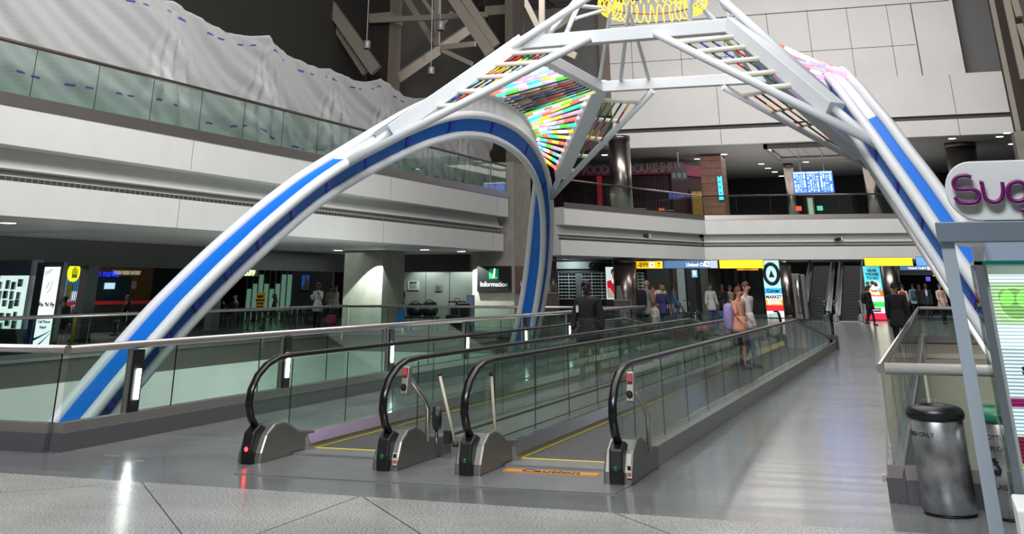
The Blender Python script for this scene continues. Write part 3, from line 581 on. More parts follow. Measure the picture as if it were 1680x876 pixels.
    m = MB(); m.box((xb+.1, 12.492, .06), (xb+.145, 12.5, .17)); m.box((xb+.105, 12.49, .075), (xb+.14, 12.494, .105), 1); m.box((xb+.105, 12.49, .125), (xb+.14, 12.494, .16), 2); m.build('warning_sticker', [mat('sticker_white', '#d8d4cc', .5), mat('sticker_red', '#c4512c', .5), BLACK], t)
    m = MB(); m.box((xb-.0, YE-.2, .0), (xb+.01, YE-.19, .01))
    if caution:
        xm = (xa+xb)/2; m = MB(); q = [onZ(*p, .012) for p in ((830, 772), (848, 768.5), (985, 777.5), (970, 783))]; x0, x1 = onZ(832, 771).x, onZ(984, 780).x
        yy = 12.95; m.box((x0, yy-.06, .0), (x1, yy+.1, .014)); mm = Matrix(((1, 0, 0, (x0+x1)/2), (0, 1, 0, yy-.045), (0, 0, 1, .0145), (0, 0, 0, 1)))
        text_mb('Caution', .2, .002, mm, 1, mb=m, bold=.004); m.build('caution_strip', [SIGNO, mat('ink', '#3a2a10', .6)], t)
    return t
walkway('left moving walkway, red lamp on its front newel, a man in black riding it', XB[0], XB[1], (1, 0), 0)
walkway('right moving walkway with an orange Caution strip in front of its tread', XB[2], XB[3], (0, 0), 1)
m = MB(); m.prism([onZ(x, y, .0) for x, y in ((384, 778), (600, 790), (1009, 811.5), (1078, 772))]+[Vector((-3.0, 13.6, 0)), Vector((-7.5, 13.6, 0))], (0, 0, .008)); 
tag(m.build('floor_plate', [mat('plate_steel', '#a2a3a5', .32, .7, noise=.1, nscale=4)], origin=(-5, 12, 0)), kind='structure')
m = MB(); m.box((XB[1]+.2, 13.9, 0), (XB[2]-.2, YE-.6, .18)); o = m.build('median_deck', [BRUSH], origin=(-5.2, 13.9, 0)); tag(o, 'low brushed steel deck between the two moving walkways', 'steel deck')
for lab, a, b in (('thin leaning pole standing on the steel deck between the walkways', (748, 731), (721, 614)), ('thin leaning pole at the right moving walkway, behind its left handrail', (835, 731), (806, 614))):
    p = onZ(*a, .2); p.x = min(p.x, -4.7) if p.x > -4.9 else p.x; q = onY(*b, p.y); t = thing('barrier_pole', lab, 'pole', p, 'thin leaning poles')
    MB().tube([p, q], .017, 8).build('rod', mat('pale_pole', '#cfc3b0', .4), t); MB().ball(q, .025).build('end_cap', DARK, t); MB().tube([p-Vector((0, 0, .01)), p+Vector((0, 0, .03))], .04, 12).build('foot', DARK, t)
p = onZ(716, 727, .18); t = thing('caster_wheel', 'small black round wheel on a short stem on the steel deck behind the stop switch', 'wheel', p)
MB().tube([p, p+Vector((0, 0, .14))], .02, 8).build('stem', STAIN, t); MB().tube([p+Vector((-.03, -.02, .24)), p+Vector((.03, .02, .24))], .115, 20).build('wheel', BLACK, t, bevel=.01); MB().box(p+Vector((.08, 0, 0)), p+Vector((.16, .08, .12))).build('side_block', DARK, t)
# ================================================================== BINS, KIOSK
SWIRL = mat('swirled_steel', '#a6a7a9', .34, .85, noise=.45, nscale=6, bump=.45, bscale=9)
INK = mat('black_ink', '#0d0d0e', .6)
def bin_(label, c, lid, lines, symbol):
    t = thing('trash_bin', label, 'trash bin', c, 'round steel bins beside the kiosk'); c = Vector(c); r = .222
    MB().lathe([(.2, 0), (.205, .02), (r, .03), (r, .72), (r-.01, .73)], c, 40).build('drum', [SWIRL], t)
    MB().lathe([(.206, 0), (.209, .0), (.209, .018)], c+Vector((0, 0, .0)), 40).build('base_ring', BLACK, t)
    MB().lathe([(.2, .69), (.235, .7), (.245, .725), (.24, .765), (.21, .79), (.15, .805), (.12, .8), (.1, .77), (.0, .76)], c, 40).build('lid', lid, t)
    m = MB()
    def wrap(mb2):
        for v in mb2.v:
            a = radians(-94)+v.x/r; rr = r+.0015+v.z; yield (c.x+rr*cos(a), c.y+rr*sin(a), c.z+v.y)
    for txt, size, x, z in lines:
        q = text_mb(txt, size, .0015, Matrix(), align='LEFT'); q.v = [Vector((v.x+x, v.y+z, v.z)) for v in q.v]; m.add(list(wrap(q)), q.f)
    if symbol:
        q = MB()
        for k in range(3):
            R_ = Matrix.Rotation(radians(120*k), 3, 'Z')
            for P in ([(-.045, -.052), (.01, -.052), (.01, -.022), (-.03, -.022)], [(.008, -.07), (.045, -.037), (.008, -.004)], [(-.045, -.052), (-.03, -.022), (-.05, .008), (-.078, -.005)]):
                q.prism([R_ @ Vector((x, y, 0)) for x, y in P], (0, 0, .0015))
        q.v = [Vector((v.x+symbol[0], v.y+symbol[1], v.z)) for v in q.v]; m.add(list(wrap(q)), q.f)
    m.build('lettering', INK, t); return t
bin_('brushed steel trash bin with black lid, left of the kiosk post', (-.155, 11.96, 0), mat('lid_black', '#141518', .35), [('TRASH ONLY', .05, -.32, .575)], None)
bin_('steel recycling bin with green lid, right of the kiosk post', (.375, 11.96, 0), mat('lid_green', '#0f6a4a', .4), [('PLASTIC BOTTLES', .05, -.36, .575), ('ALUMINUM CANS', .05, -.34, .495), ('GLASS', .05, -.17, .22)], (-.12, .375))
p = onZ(1580, 580, 0); t = thing('trash_bin', 'dark bin with a black lid beyond the far right glass balustrade', 'trash bin', (1.05, 45.6, 0))
MB().lathe([(.5, 0), (.52, .05), (.52, .72)], (1.05, 45.6, 0), 24).build('drum', SWIRL, t); MB().lathe([(.53, .7), (.56, .74), (.52, .84), (.3, .86), (.26, .8)], (1.05, 45.6, 0), 24).build('lid', BLACK, t)
KIO = mat('kiosk_grey', '#9aa5b2', .4); KIOW = mat('kiosk_white', '#d9dadb', .5)
k = thing('kiosk', 'pale grey kiosk frame with a rounded sign board reading Sug at the right edge', 'kiosk', (.12, 8, 0))
MB().box((.085, 8, 0), (.165, 8.07, 1.985)).build('post', KIO, k, bevel=.004)
MB().box((.3, 9.25, 0), (.38, 9.32, 2.0)).build('post', KIOW, k, bevel=.004)
MB().box((1.5, 8, 0), (1.58, 8.07, 1.985)).build('post', KIO, k, bevel=.004)
MB().box((.07, 7.97, 1.985), (1.6, 8.1, 2.1)).build('front_beam', mat('kiosk_beam', '#6c7884', .45), k, bevel=.006)
MB().bar((.12, 8.1, 2.04), (.34, 9.3, 2.04), .1, .1).build('side_beam', KIOW, k)
MB().box((.34, 9.26, 1.72), (1.6, 9.3, 2.08)).build('back_panel', mat('kiosk_blue_grey', '#8f9fb3', .5), k)
zc, hh = 2.277, .172; pts = [(.165+hh+hh*cos(a), zc+hh*sin(a)) for a in [pi/2+pi*i/16 for i in range(17)]]+[(1.55, zc-hh), (1.55, zc+hh)]
sb = MB().prism([(x, 8.0, z) for x, z in pts], (0, .06, 0)).build('sign_board', KIOW, k, bevel=.006)
PURP = mat('purple_letter', '#6a0a63', .4)
def letter(px):
    P = [onY(1400+.3655*x, 240+.3655*y, 7.965) for x, y in px]; out = []
    for i in range(len(P)-1):
        p0, p1, p2, p3 = P[max(i-1, 0)], P[i], P[i+1], P[min(i+2, len(P)-1)]
        for s in range(6):
            u = s/6; out.append(.5*((2*p1)+(p2-p0)*u+(2*p0-5*p1+4*p2-p3)*u*u+(3*p1-p0-3*p2+p3)*u**3))
    out.append(P[-1]); m = MB(); m.tube(out, .0125, 10)
    for v in m.v: v.y = 7.97+(v.y-7.965)*1.6
    m.build('letter', PURP, sb)
letter([(530, 138), (500, 131), (465, 138), (449, 162), (458, 187), (490, 193), (530, 192), (560, 205), (566, 228), (552, 249), (515, 255), (475, 250), (456, 228)])
letter([(566, 162), (578, 166), (583, 200), (597, 236), (632, 251), (662, 236), (672, 200), (668, 160)])
letter([(775, 200), (768, 170), (735, 158), (703, 172), (694, 205), (708, 238), (740, 247), (770, 235), (778, 205), (782, 160), (786, 230), (782, 275), (752, 288)])
c = thing('display_case', 'lit menu display case with grey frame and striped glass at the right edge', 'display case', (.23, 7, 0))
MB().box((.225, 6.98, .66), (.265, 7.03, 1.86)).build('frame_post', mat('case_grey', '#6f767c', .4, .4), c)
MB().box((.255, 7.03, .66), (1.2, 7.6, .72)).build('case_floor', KIOW, c); MB().box((.225, 6.98, 1.845), (1.2, 7.6, 1.865)).build('top_glass', [mat('green_edge', '#11685a', .2)], c)
MB().box((.219, 6.98, .72), (.225, 7.6, 1.845)).build('side_glass', GLASSG, c)
MB().box((.3, 7.58, 0), (1.2, 7.62, 1.84)).build('back_board', KIOW, c); MB().box((.24, 6.97, .3), (1.2, 7.5, .66)).build('counter_front', KIOW, c)
m = MB(); cols = ['#f4fbff', '#d6efb8', '#f4fbff', '#e8eef2', '#9a1e5e', '#e8f6fa', '#7a1230', '#ffd640', '#a01820', '#f2f8fa']; zz = [1.80, 1.76, 1.56, 1.45, 1.22, 1.18, 1.05, .93, .88, .82, .74]
for i, cc in enumerate(cols): m.box((.28, 7.2, zz[i+1]), (1.2, 7.22, zz[i]), i)
m.build('menu_panel', [emis('menu_'+str(i), cc, 1.5 if i in (0, 2, 9) else .9) for i, cc in enumerate(cols)], c)
m = MB()
for j in range(64): z = .75+j*.0165; m.box((.275, 7.1, z), (1.2, 7.11, z+.007))
m.build('reeded_glass', [glass_mat('reeded', '#c4d6d8', .6)], c)
MB().box((.2, 6.45, 0), (.6, 6.9, .84)).build('white_counter_end', mat('counter_white', '#eceeee', .4), c, bevel=.01)
MB().box((.268, 7.05, .72), (.285, 7.08, 1.845)).build('inner_frame', mat('case_light', '#c4ccd2', .4), c)
m = MB()
for i, (x, z, rx_, rz_) in enumerate(((.40, 1.66, .075, .07), (.36, 1.69, .04, .05), (.45, 1.68, .04, .05))): m.tube([(x, 7.19, z), (x, 7.2, z)], rx_, 18, mi=0)
m.build('drink_picture', [emis('drink_green', '#9fd47c', .95)], c)
text_mb('sugar', .075, .004, Matrix(((1, 0, 0, .37), (0, 0, -1, 7.195), (0, 1, 0, 1.33), (0, 0, 0, 1))), align='LEFT', bold=.002).build('lettering', mat('maroon_ink', '#8a1450', .5), c)
text_mb('sugar', .05, .004, Matrix(((1, 0, 0, .37), (0, 0, -1, 7.195), (0, 1, 0, 1.00), (0, 0, 0, 1))), align='LEFT', bold=.002).build('lettering', KIOW, c)
# ================================================================== SIGNS
def dims(x0, y0, x1, y1, Y):
    xm, ym = (x0+x1)/2, (y0+y1)/2; return onY(x0, ym, Y).x, onY(x1, ym, Y).x, onY(xm, y1, Y).z, onY(xm, y0, Y).z
def sign(name, label, cat, rect, Y, face, e=1., texts=(), dep=.15, extra=None, border='#2a2b2d', group=None, hang=True):
    x0, x1, z0, z1 = dims(*rect, Y); mp = (z1-z0)/(rect[3]-rect[1]); t = thing(name, label, cat, ((x0+x1)/2, Y, z0), group)
    MB().box((x0-.02, Y+.01, z0-.02), (x1+.02, Y+dep, z1+.02)).build('housing', mat('sign_case_'+border[1:], border, .5), t)
    MB().box((x0, Y-.005, z0), (x1, Y+.02, z1)).build('face', emis('face_%s_%d' % (face[1:], int(e*100)), face, e) if e else mat('facep_'+face[1:], face, .5), t)
    for txt, px, py, sz, col, al, ec in texts:
        q = onY(px, py, Y-.012); mm = Matrix(((1, 0, 0, q.x), (0, 0, -1, Y-.008), (0, 1, 0, q.z), (0, 0, 0, 1)))
        text_mb(txt, sz*mp, .006, mm, align=al, bold=.004*sz*mp*3).build('lettering', emis('ink_%s_%d' % (col[1:], int(ec*100)), col, ec) if ec else mat('ink_'+col[1:], col, .6), t)
    if extra: extra(t, x0, x1, z0, z1, mp)
    return t
def arrow_up(t, cx, cz, h, Y, m_):
    m = MB(); w_ = h*.12; m.box((cx-w_/2, Y-.012, cz-h/2), (cx+w_/2, Y-.004, cz+h/2))
    for s in (-1, 1): m.prism([(cx, Y-.012, cz+h/2+w_*.3), (cx, Y-.012, cz+h/2-w_*1.3), (cx+s*h*.34, Y-.012, cz+h*.08), (cx+s*h*.34, Y-.012, cz+h*.08+w_*1.6)], (0, .008, 0))
    m.build('arrow', m_, t)
def icon(t, x0, x1, z0, z1, Y, bg, fg, shape='plane'):
    MB().box((x0, Y-.012, z0), (x1, Y-.004, z1)).build('icon_tile', bg, t); cx, cz, r = (x0+x1)/2, (z0+z1)/2, (x1-x0)/2; m = MB()
    if shape == 'plane':
        m.prism([(cx-r*.6, Y-.016, cz-r*.25), (cx-r*.45, Y-.016, cz-r*.4), (cx+r*.6, Y-.016, cz+r*.35), (cx+r*.5, Y-.016, cz+r*.5)], (0, .005, 0)); m.prism([(cx-r*.1, Y-.016, cz+r*.05), (cx+r*.25, Y-.016, cz-r*.5), (cx+r*.4, Y-.016, cz-r*.4), (cx+r*.25, Y-.016, cz+r*.2)], (0, .005, 0))
    elif shape == 'key':
        m.prism([(cx-r*.6, Y-.016, cz+r*.5), (cx-r*.1, Y-.016, cz+r*.5), (cx+r*.5, Y-.016, cz-r*.1), (cx+r*.5, Y-.016, cz-r*.5), (cx+r*.0, Y-.016, cz-r*.5), (cx-r*.1, Y-.016, cz-r*.0)], (0, .005, 0))
    else: m.box((cx-r*.18, Y-.016, cz-r*.5), (cx+r*.18, Y-.01, cz+r*.15)); m.tube([(cx, Y-.016, cz+r*.45), (cx, Y-.01, cz+r*.45)], r*.2, 10)
    m.build('pictogram', fg, t)
WHITEL = emis('sign_white', '#f4f8fb', 1.1)
def ex(t, x0, x1, z0, z1, mp):
    icon(t, onY(1065.5, 434, 70).x, onY(1073.5, 434, 70).x, z0+.06, z1-.06, 70, WHITEL, INK); arrow_up(t, onY(1081, 434, 70).x, (z0+z1)/2, 8*mp, 70, INK)
sign('gate_sign', 'yellow gate sign reading B99 with an up arrow, beside the steel column', 'sign', (1044, 428.5, 1087, 440.5), 70, '#f2c21a', 1.0, [('-B99', 1046, 438, 10.5, '#1a1408', 'LEFT', 0)], extra=ex)
def ex(t, x0, x1, z0, z1, mp):
    icon(t, onY(1155.5, 434, 71).x, onY(1164, 434, 71).x, z0+.08, z1-.04, 71, WHITEL, INK, 'key'); MB().box((onY(1165, 434, 71).x, 70.985, z0), (x1, 70.994, z1)).build('icon_tile', emis('tile_grey', '#a9b6c6', .8), t); arrow_up(t, onY(1171, 434, 71).x, (z0+z1)/2, 8*mp, 71, WHITEL)
sign('club_sign', 'blue United Club sign with key and up arrow tiles, next to the yellow gate sign', 'sign', (1089, 427.5, 1177, 440), 71, '#4a6d96', .75, [('United Club', 1126, 437, 8, '#ffffff', 'LEFT', 1.3)], extra=ex)
sign('lit_sign', 'blank lit yellow sign between the blue sign and the round-arrow totem', 'sign', (1180.5, 426.5, 1252.5, 440), 72, '#ffd51e', 1.05)
sign('lit_sign', 'small orange lit sign hanging behind the blank yellow sign', 'sign', (1209, 440, 1244, 443.5), 78, '#ee9a28', .8, [('GATES B', 1226, 443, 3.6, '#5a3410', 'CENTER', 0)])
def ex(t, x0, x1, z0, z1, mp): icon(t, x0+.12, x1-.12, z0+.12, z1-.05, 80, WHITEL, INK, 'info')
sign('icon_sign', 'small pale blue square pictogram sign hanging behind the crowd', 'sign', (1135, 443, 1144, 455), 80, '#8fc8dd', .9, extra=ex)
def totem(label, rect, Y, blocks, extra=None, lean=0):
    x0, x1, z0, z1 = dims(*rect, Y); z0 = 0.05; t = thing('totem_sign', label, 'sign', ((x0+x1)/2, Y, 0)); mp = (z1-z0)/(rect[3]-rect[1])
    MB().box((x0-.06, Y+.02, 0), (x1+.06, Y+.3, z1+.05)).build('cabinet', DARK, t)
    for a, b, col, e, txt, tc in blocks:
        za, zb = z1-(z1-z0)*a, z1-(z1-z0)*b; pn = MB().box((x0, Y, zb), (x1, Y+.03, za)).build('panel', emis('totem_%s_%d' % (col[1:], int(e*100)), col, e), t)
        if txt:
            L_ = txt.split('\n'); h = (za-zb)*.8/len(L_)
            for i, s in enumerate(L_): text_mb(s, min(h, (x1-x0)*1.5/max(len(s), 3)), .01, Matrix(((1, 0, 0, (x0+x1)/2), (0, 0, -1, Y-.004), (0, 1, 0, za-(za-zb)*.1-h*(i+.8)), (0, 0, 0, 1))), bold=.01).build('lettering', tc, pn)
    if extra: extra(t, x0, x1, z0, z1, Y)
    return t
def ring(t, x0, x1, z0, z1, Y):
    cx, cz = (x0+x1)/2, z1-(z1-z0)*.24; a, b = (x1-x0)*.42, (z1-z0)*.175
    MB().tube([(cx+a*cos(u), Y-.03, cz+b*sin(u)) for u in [2*pi*i/32 for i in range(32)]], .1, 8, closed=True).build('ring_mark', INK, t)
    MB().prism([(cx-a*.42, Y-.03, cz-b*.35), (cx+a*.42, Y-.03, cz-b*.35), (cx, Y-.03, cz+b*.4)], (0, .02, 0)).build('up_triangle', INK, t)
WI = mat('white_ink', '#f4f4f4', .5, emit=.8, ecol='#ffffff')
totem('tall lit totem with a black ring and triangle on pale blue, left of the escalators', (1254.5, 427, 1282, 522), 73.5, [(0, .49, '#9fdcec', .95, '', INK), (.49, .59, '#2fa6d8', .9, 'Corner', INK), (.59, .70, '#eef2f4', 1., 'MARKET', INK), (.70, .79, '#f0992c', 1., 'QDOBA', WI), (.79, .89, '#d8162c', 1., '', INK), (.89, 1, '#eaf1f4', 1., '', INK)], ring)
def plate_(t, x0, x1, z0, z1, Y):
    cx, cz = (x0+x1)/2, z1-(z1-z0)*.36
    m = MB(); m.tube([(cx, Y-.03, cz), (cx, Y-.01, cz)], (x1-x0)*.4, 24)
    for v in m.v: v.z = cz+(v.z-cz)*.6
    m.build('plate_picture', WI, t); m = MB()
    for i in range(7): m.ball((cx+rnd.uniform(-.3, .3), Y-.035, cz+rnd.uniform(-.05, .2)), (.12, .015, .1), i % 3, 8, 6)
    m.build('food_picture', [mat('food_a', '#5c4424', .6), mat('food_b', '#2c2030', .6), mat('food_c', '#90b8a0', .6)], t)
totem('tall lit totem advertising sandwiches to go, right of the escalators', (1421, 437, 1449, 525), 71, [(0, .45, '#4ec3da', .95, 'GRAB\nWICHES\nTO-GO\n \n ', mat('teal_ink', '#0c6a80', .6)), (.45, .57, '#e2661e', 1., 'Fresh', WI), (.57, .67, '#eef2ee', 1., '', INK), (.67, .77, '#2ccf48', .95, '', INK), (.77, .88, '#e6dcf4', 1., 'SNACKS\nDRINKS', INK), (.88, 1., '#dc1840', 1., '', INK)], plate_)
sign('lit_sign', 'long blank yellow lit sign above the sandwich totem', 'sign', (1418.5, 423, 1497, 436), 70.5, '#ffd51e', 1.05)
sign('club_sign', 'blank blue sign to the right of the long yellow sign', 'sign', (1503, 421.5, 1545, 436), 71, '#5f8fc8', .75)
def ex(t, x0, x1, z0, z1, mp):
    icon(t, onY(1513, 439, 88).x, onY(1519, 439, 88).x, z0+.05, z1-.05, 88, WHITEL, INK, 'key'); MB().box((onY(1521, 439, 88).x, 87.985, z0), (onY(1529, 439, 88).x, 87.994, z1)).build('icon_tile', WHITEL, t)
sign('club_sign', 'second blue United Club sign farther back above the walking crowd', 'sign', (1476, 436.5, 1530, 443), 88, '#5d80b4', .8, [('United Club', 1490, 441.5, 5.5, '#ffffff', 'LEFT', 1.3)], extra=ex)
sign('lit_sign', 'small yellow sign at the end of the farther blue sign', 'sign', (1531, 435.5, 1545, 442.5), 87, '#f4d11c', 1.)
sign('lit_sign', 'lower small yellow sign hanging by the far dark doorway', 'sign', (1530, 449.5, 1545, 453), 92, '#f4d11c', 1.)
sign('lit_screen', 'small violet lit screen in the far dark doorway', 'screen', (1519, 454, 1526.5, 461), 92, '#7a5cf0', .9)
# ---- departures screen, upper level
def fids(t, x0, x1, z0, z1, mp):
    m = MB(); W_ = (x1-x0)
    for c_ in range(3):
        a = x0+W_*(c_+.04)/3; b = x0+W_*(c_+.96)/3; m.box((a, 79.98, z1-.12), (b, 79.99, z1-.05), 1)
        for r in range(20):
            z = z1-.2-r*(z1-z0-.24)/20
            for u0, u1 in ((.02, .2), (.25, .4), (.47, .56), (.62, .7), (.78, .97)):
                if rnd.random() < .75: m.box((a+(b-a)*u0, 79.98, z-.016), (a+(b-a)*(u1-rnd.random()*.05), 79.99, z+.014), 0)
    for c_ in (1, 2): m.box((x0+W_*c_/3-.01, 79.97, z0), (x0+W_*c_/3+.01, 79.99, z1), 2)
    m.build('flight_rows', [emis('row_white', '#c8dcff', 1.), emis('row_yellow', '#ffe060', 1.), BLACK], t); MB().box(((x0+x1)/2-.8, 80.1, z1), ((x0+x1)/2-.7, 80.2, 10.06)).build('hanger', DARK, t); MB().box(((x0+x1)/2+.7, 80.1, z1), ((x0+x1)/2+.8, 80.2, 10.06)).build('hanger', DARK, t)
sign('departures_screen', 'bright blue departures screen in three columns hanging on the rear upper level', 'screen', (1302, 281, 1367, 316.5), 80, '#1a5ce4', 1.0, extra=fids, border='#0c0c10')
# ================================================================== STEEL AND CONCRETE COLUMNS
COLS = mat('column_steel', '#8d8580', .3, 1., noise=.15, nscale=1.2)
def scol(lab, px, Y, z0, z1, r):
    x = onY(px, 470 if z0 < 1 else 300, Y).x; t = thing('steel_column', lab, 'column', (x, Y, z0), 'round steel columns')
    MB().lathe([(r, z0), (r, z1-.25)], (x, Y, 0), 28).build('shaft', COLS, t); MB().lathe([(r*1.04, z1-.25), (r*1.04, z1-.02)], (x, Y, 0), 28).build('collar', STAIND, t); MB().lathe([(r*1.06, z0), (r*1.06, z0+.12)], (x, Y, 0), 28).build('base_ring', STAIND, t)
scol('thick steel column on the main floor left of the yellow gate sign', 1026, 69, 0, 3.13, .66)
scol('steel column partly hidden behind the right leg of the left arch', 899, 64, 0, 3.13, .5)
scol('steel column on the main floor beside the sandwich totem', 1463, 74, 0, 3.13, .5)
scol('steel column at the right of the round-arrow totem', 1291, 76.5, 0, 3.13, .4)
scol('steel column on the upper level in front of the doughnut shop', 1019, 70.5, 5.43, 10.04, .66)
scol('wide steel column on the upper level above the kiosk sign', 1586, 82, 5.43, 10.04, .95)
scol('slim dark steel column on the upper level right of the departures screen', 1430, 92, 5.43, 10.04, .5)
scol('slim dark steel column on the upper level left of the departures screen', 1296, 92, 5.43, 10.04, .35)
def ccol(lab, x0, x1, y0, y1, z0, z1, more=None):
    t = thing('concrete_column', lab, 'column', ((x0+x1)/2, (y0+y1)/2, z0)); MB().box((x0, y0, z0), (x1, y1, z1)).build('shaft', CONC, t, bevel=.02)
    if more: more(t)
    return t
a = onY(776, 470, 53.4).x; b = onY(845, 470, 53.4).x
def info_top(t): MB().box((a+1.6, 53.6, 7.05), (b-.05, 55.6, 18.)).build('upper_shaft', mat('column_taupe', '#6f675d', .8), t)
IC = ccol('broad concrete column carrying the black Information sign', a, b, 53.3, 56., 0, 7.05, info_top)
a1 = onY(563, 470, 49.6).x; b1 = onY(627, 470, 49.6).x
ccol('broad concrete column lit by a wedge of light, left of the scooters', a1, b1, 49.6, 52.0, 0, 3.12)
def pier(t):
    MB().box((4.0, 49.98, 7.15), (4.2, 50.0, 20)).build('lit_edge', mat('pier_lit', '#a39a90', .7), t)  # strip paints the lit face of the pier; the shaft colour holds its shade
    MB().box((3.9, 49.8, 0), (6.2, 51.4, 7.15)).build('wide_base', CONC, t)
t = thing('concrete_column', 'dark brown pier at the top right with a lit edge painted pale and stepped wider base', 'column', (4.5, 50.5, 0)); MB().box((4.02, 50, 7.15), (5.1, 51.2, 20)).build('shaft', mat('pier_shaded', '#3b342c', .8), t); pier(t)
t = thing('roof_truss', 'cream painted roof steel at the top right corner of the picture', 'roof truss', (5, 49, 9)); tr_ = lambda p, q, w_: MB().bar(onY(*p, 48), onY(*q, 48), w_, .25).build('beam', mat('truss_cream', '#a0978a', .55), t)
tr_((1650, -5), (1680, 130), .3); tr_((1662, -5), (1672, 28), .35); tr_((1672, 40), (1690, 90), .3)
GRN = emis('info_green', '#0a8a4a', .35)
def info(t, x0, x1, z0, z1, Y, mp):
    cx = (x0+x1)/2; w_ = (x1-x0); MB().box((cx-w_*.14, Y-.03, z0+(z1-z0)*.5), (cx+w_*.14, Y-.02, z1-.12)).build('green_tile', GRN, t)
    text_mb('i', (z1-z0)*.52, .012, Matrix(((1, .12, 0, cx), (0, 0, -1, Y-.034), (0, 1, 0, z0+(z1-z0)*.56), (0, 0, 0, 1))), bold=.018).build('letter_i', WHITEL, t)
    text_mb('Information', .36*w_/2.08, .012, Matrix(((1, 0, 0, cx), (0, 0, -1, Y-.03), (0, 1, 0, z0+(z1-z0)*.2), (0, 0, 0, 1))), bold=.001).build('lettering', mat('letter_white', '#e8eae8', .5), t)
x0, x1, z0, z1 = dims(783, 436.5, 838, 478.5, 53.15); t = thing('information_sign', 'black Information sign with a green i on the front of the concrete column', 'sign', ((x0+x1)/2, 53.2, z0))
MB().box((x0, 53.14, z0), (x1, 53.3, z1)).build('board', mat('board_black', '#17181a', .35), t); info(t, x0, x1, z0, z1, 53.16, 1)
t = thing('information_sign', 'brown Information sign with a green i on the side of the concrete column', 'sign', (b+.05, 54.6, z0))
MB().box((b+.0, 53.45, z0), (b+.1, 55.9, z1)).build('board', mat('board_brown', '#5d4638', .5), t)
MB().box((b+.1, 54.3, z0+(z1-z0)*.5), (b+.11, 54.95, z1-.12)).build('green_tile', GRN, t)
for s, sz, zz_, bo in (('i', (z1-z0)*.52, .56, .018), ('Information', .34, .2, .002)): text_mb(s, sz, .012, Matrix(((0, 0, 1, b+.11), (1, 0, 0, 54.65), (0, 1, 0, z0+(z1-z0)*zz_), (0, 0, 0, 1))), bold=bo).build('lettering', mat('letter_white', '#e8eae8', .5), t)
spot('column_wedge_light', (b1+.05, 48.9, 3.0), (b1-.5, 49.8, .4), 1100, 70, (.85, 1, .92), .03, .12)
spot('information_wedge_light', (a-.1, 52.5, 3.0), (a+.9, 53.4, .4), 1000, 66, (.85, 1, .92), .03, .12)
# ================================================================== CEILING LIGHTS
DISC = emis('downlight_disc', '#eefcff', 7.)
def down(lab, p, r=.16, n='ceiling_light', d=.012, g=None):
    p = Vector(p); t = thing(n, lab, 'ceiling light', p, g); MB().lathe([(r*1.15, -d), (r*1.15, 0.0)], p, 18).build('trim_ring', KIOW, t); MB().lathe([(r, -d*1.6), (r, -d)], p, 18).build('lens', DISC, t); return t
GS, GU = 'downlights under the left gallery', 'downlights over the upper level'
for x, y, w_ in ((13, 365, 'at the left edge of the picture'), (555, 410.5, 'left of the lit concrete column'), (697, 409.2, 'above the restroom wall, nearer the hall'), (757, 412, 'above the Information column'), (735, 420.3, 'deepest one, above the scooters')):
    down('downlight under the left gallery '+w_, onZ(x, y, 3.135), .19, g=GS)
for x, y, w_ in ((911, 428.5, 'beside the arch leg'), (938, 429.5, 'left of the shop lettering')): down('downlight under the angled gallery '+w_, onZ(x, y, 3.135), .2, g='downlights under the angled gallery')
k_ = 0
for x, y in ((992, 254), (1188, 253), (1144, 260.5), (1112, 267.5), (1127, 274.5), (1249, 268.8), (1260, 275.7), (1271, 282), (1282, 288.5), (1322, 265.5), (1422, 276), (1428, 282.5), (1562, 227), (1565, 235), (1568, 243), (1640, 224), (1652, 218), (1660, 236)):
    p = onZ(x, y, 10.04); k_ += 1
    t = down('white square-edged downlight in the ceiling of the rear upper level', p, .22, g=GU)
# ================================================================== PENDANTS AND ROOF STEEL
PSH = mat('pendant_shade', '#a9a7a4', .4, .3)
for lab, px, y0, y1, Y in (('left small drum pendant lamp hanging above the plastic sheeting', 601.5, 67, 80, 46), ('small drum pendant lamp hanging in front of the long roof beam', 707, 110, 122, 46), ('small drum pendant lamp on the vertical roof strut', 722.5, 35, 50, 50)):
    p0, p1 = onY(px, y1, Y), onY(px, y0, Y); t = thing('pendant_lamp', lab, 'pendant lamp', p0, 'drum pendant lamps'); h = p1.z-p0.z
    MB().lathe([(h*.42, 0), (h*.46, .02), (h*.46, h*.9), (h*.4, h)], p0, 18).build('shade', PSH, t); MB().lathe([(h*.4, -.01), (h*.4, .01)], p0, 18).build('bottom_ring', DARK, t); MB().tube([p1, (p1.x, p1.y, 23.9)], .02, 6).build('cord', KIOW, t)
TRS = mat('truss_cream', '#a0978a', .55); TRD = mat('roof_pier_shaded', '#332d26', .8)
t = thing('roof_truss', 'cream painted steel roof beams and struts above the left gallery', 'roof truss', (-22, 60, 12))
def tb(p, q, Ya, Yb, w_, h_, m_=TRS, n='beam'): MB().bar(onY(*p, Ya), onY(*q, Yb), w_, h_).build(n, m_, t)
tb((530, -8), (617, 116), 54, 54, .3, .62); tb((518, -8), (600, 120), 54.5, 54.5, .25, .35)
tb((652, 128), (780, 40), 58, 66, .25, .55); tb((742, -5), (805, 88), 52, 52, .3, .5); tb((762, -5), (815, 75), 52.4, 52.4, .25, .4)
tb((608, 34), (800, 24), 56, 56, .25, .28); tb((665, -5), (712, 70), 60, 60, .2, .3); tb((692, -4), (716, 30), 62, 62, .15, .2); tb((717, -5), (717, 75), 60, 60, .25, .3); tb((723, 78), (780, 72), 62, 62, .2, .3); tb((725, 82), (775, 105), 62, 62, .15, .25); tb((742, 20), (727, 38), 60, 60, .12, .2)
tb((858, -5), (890, 58), 62, 62, .25, .3); tb((889, -5), (889, 55), 62, 62, .25, .3); tb((855, 12), (840, 30), 62, 62, .15, .2)
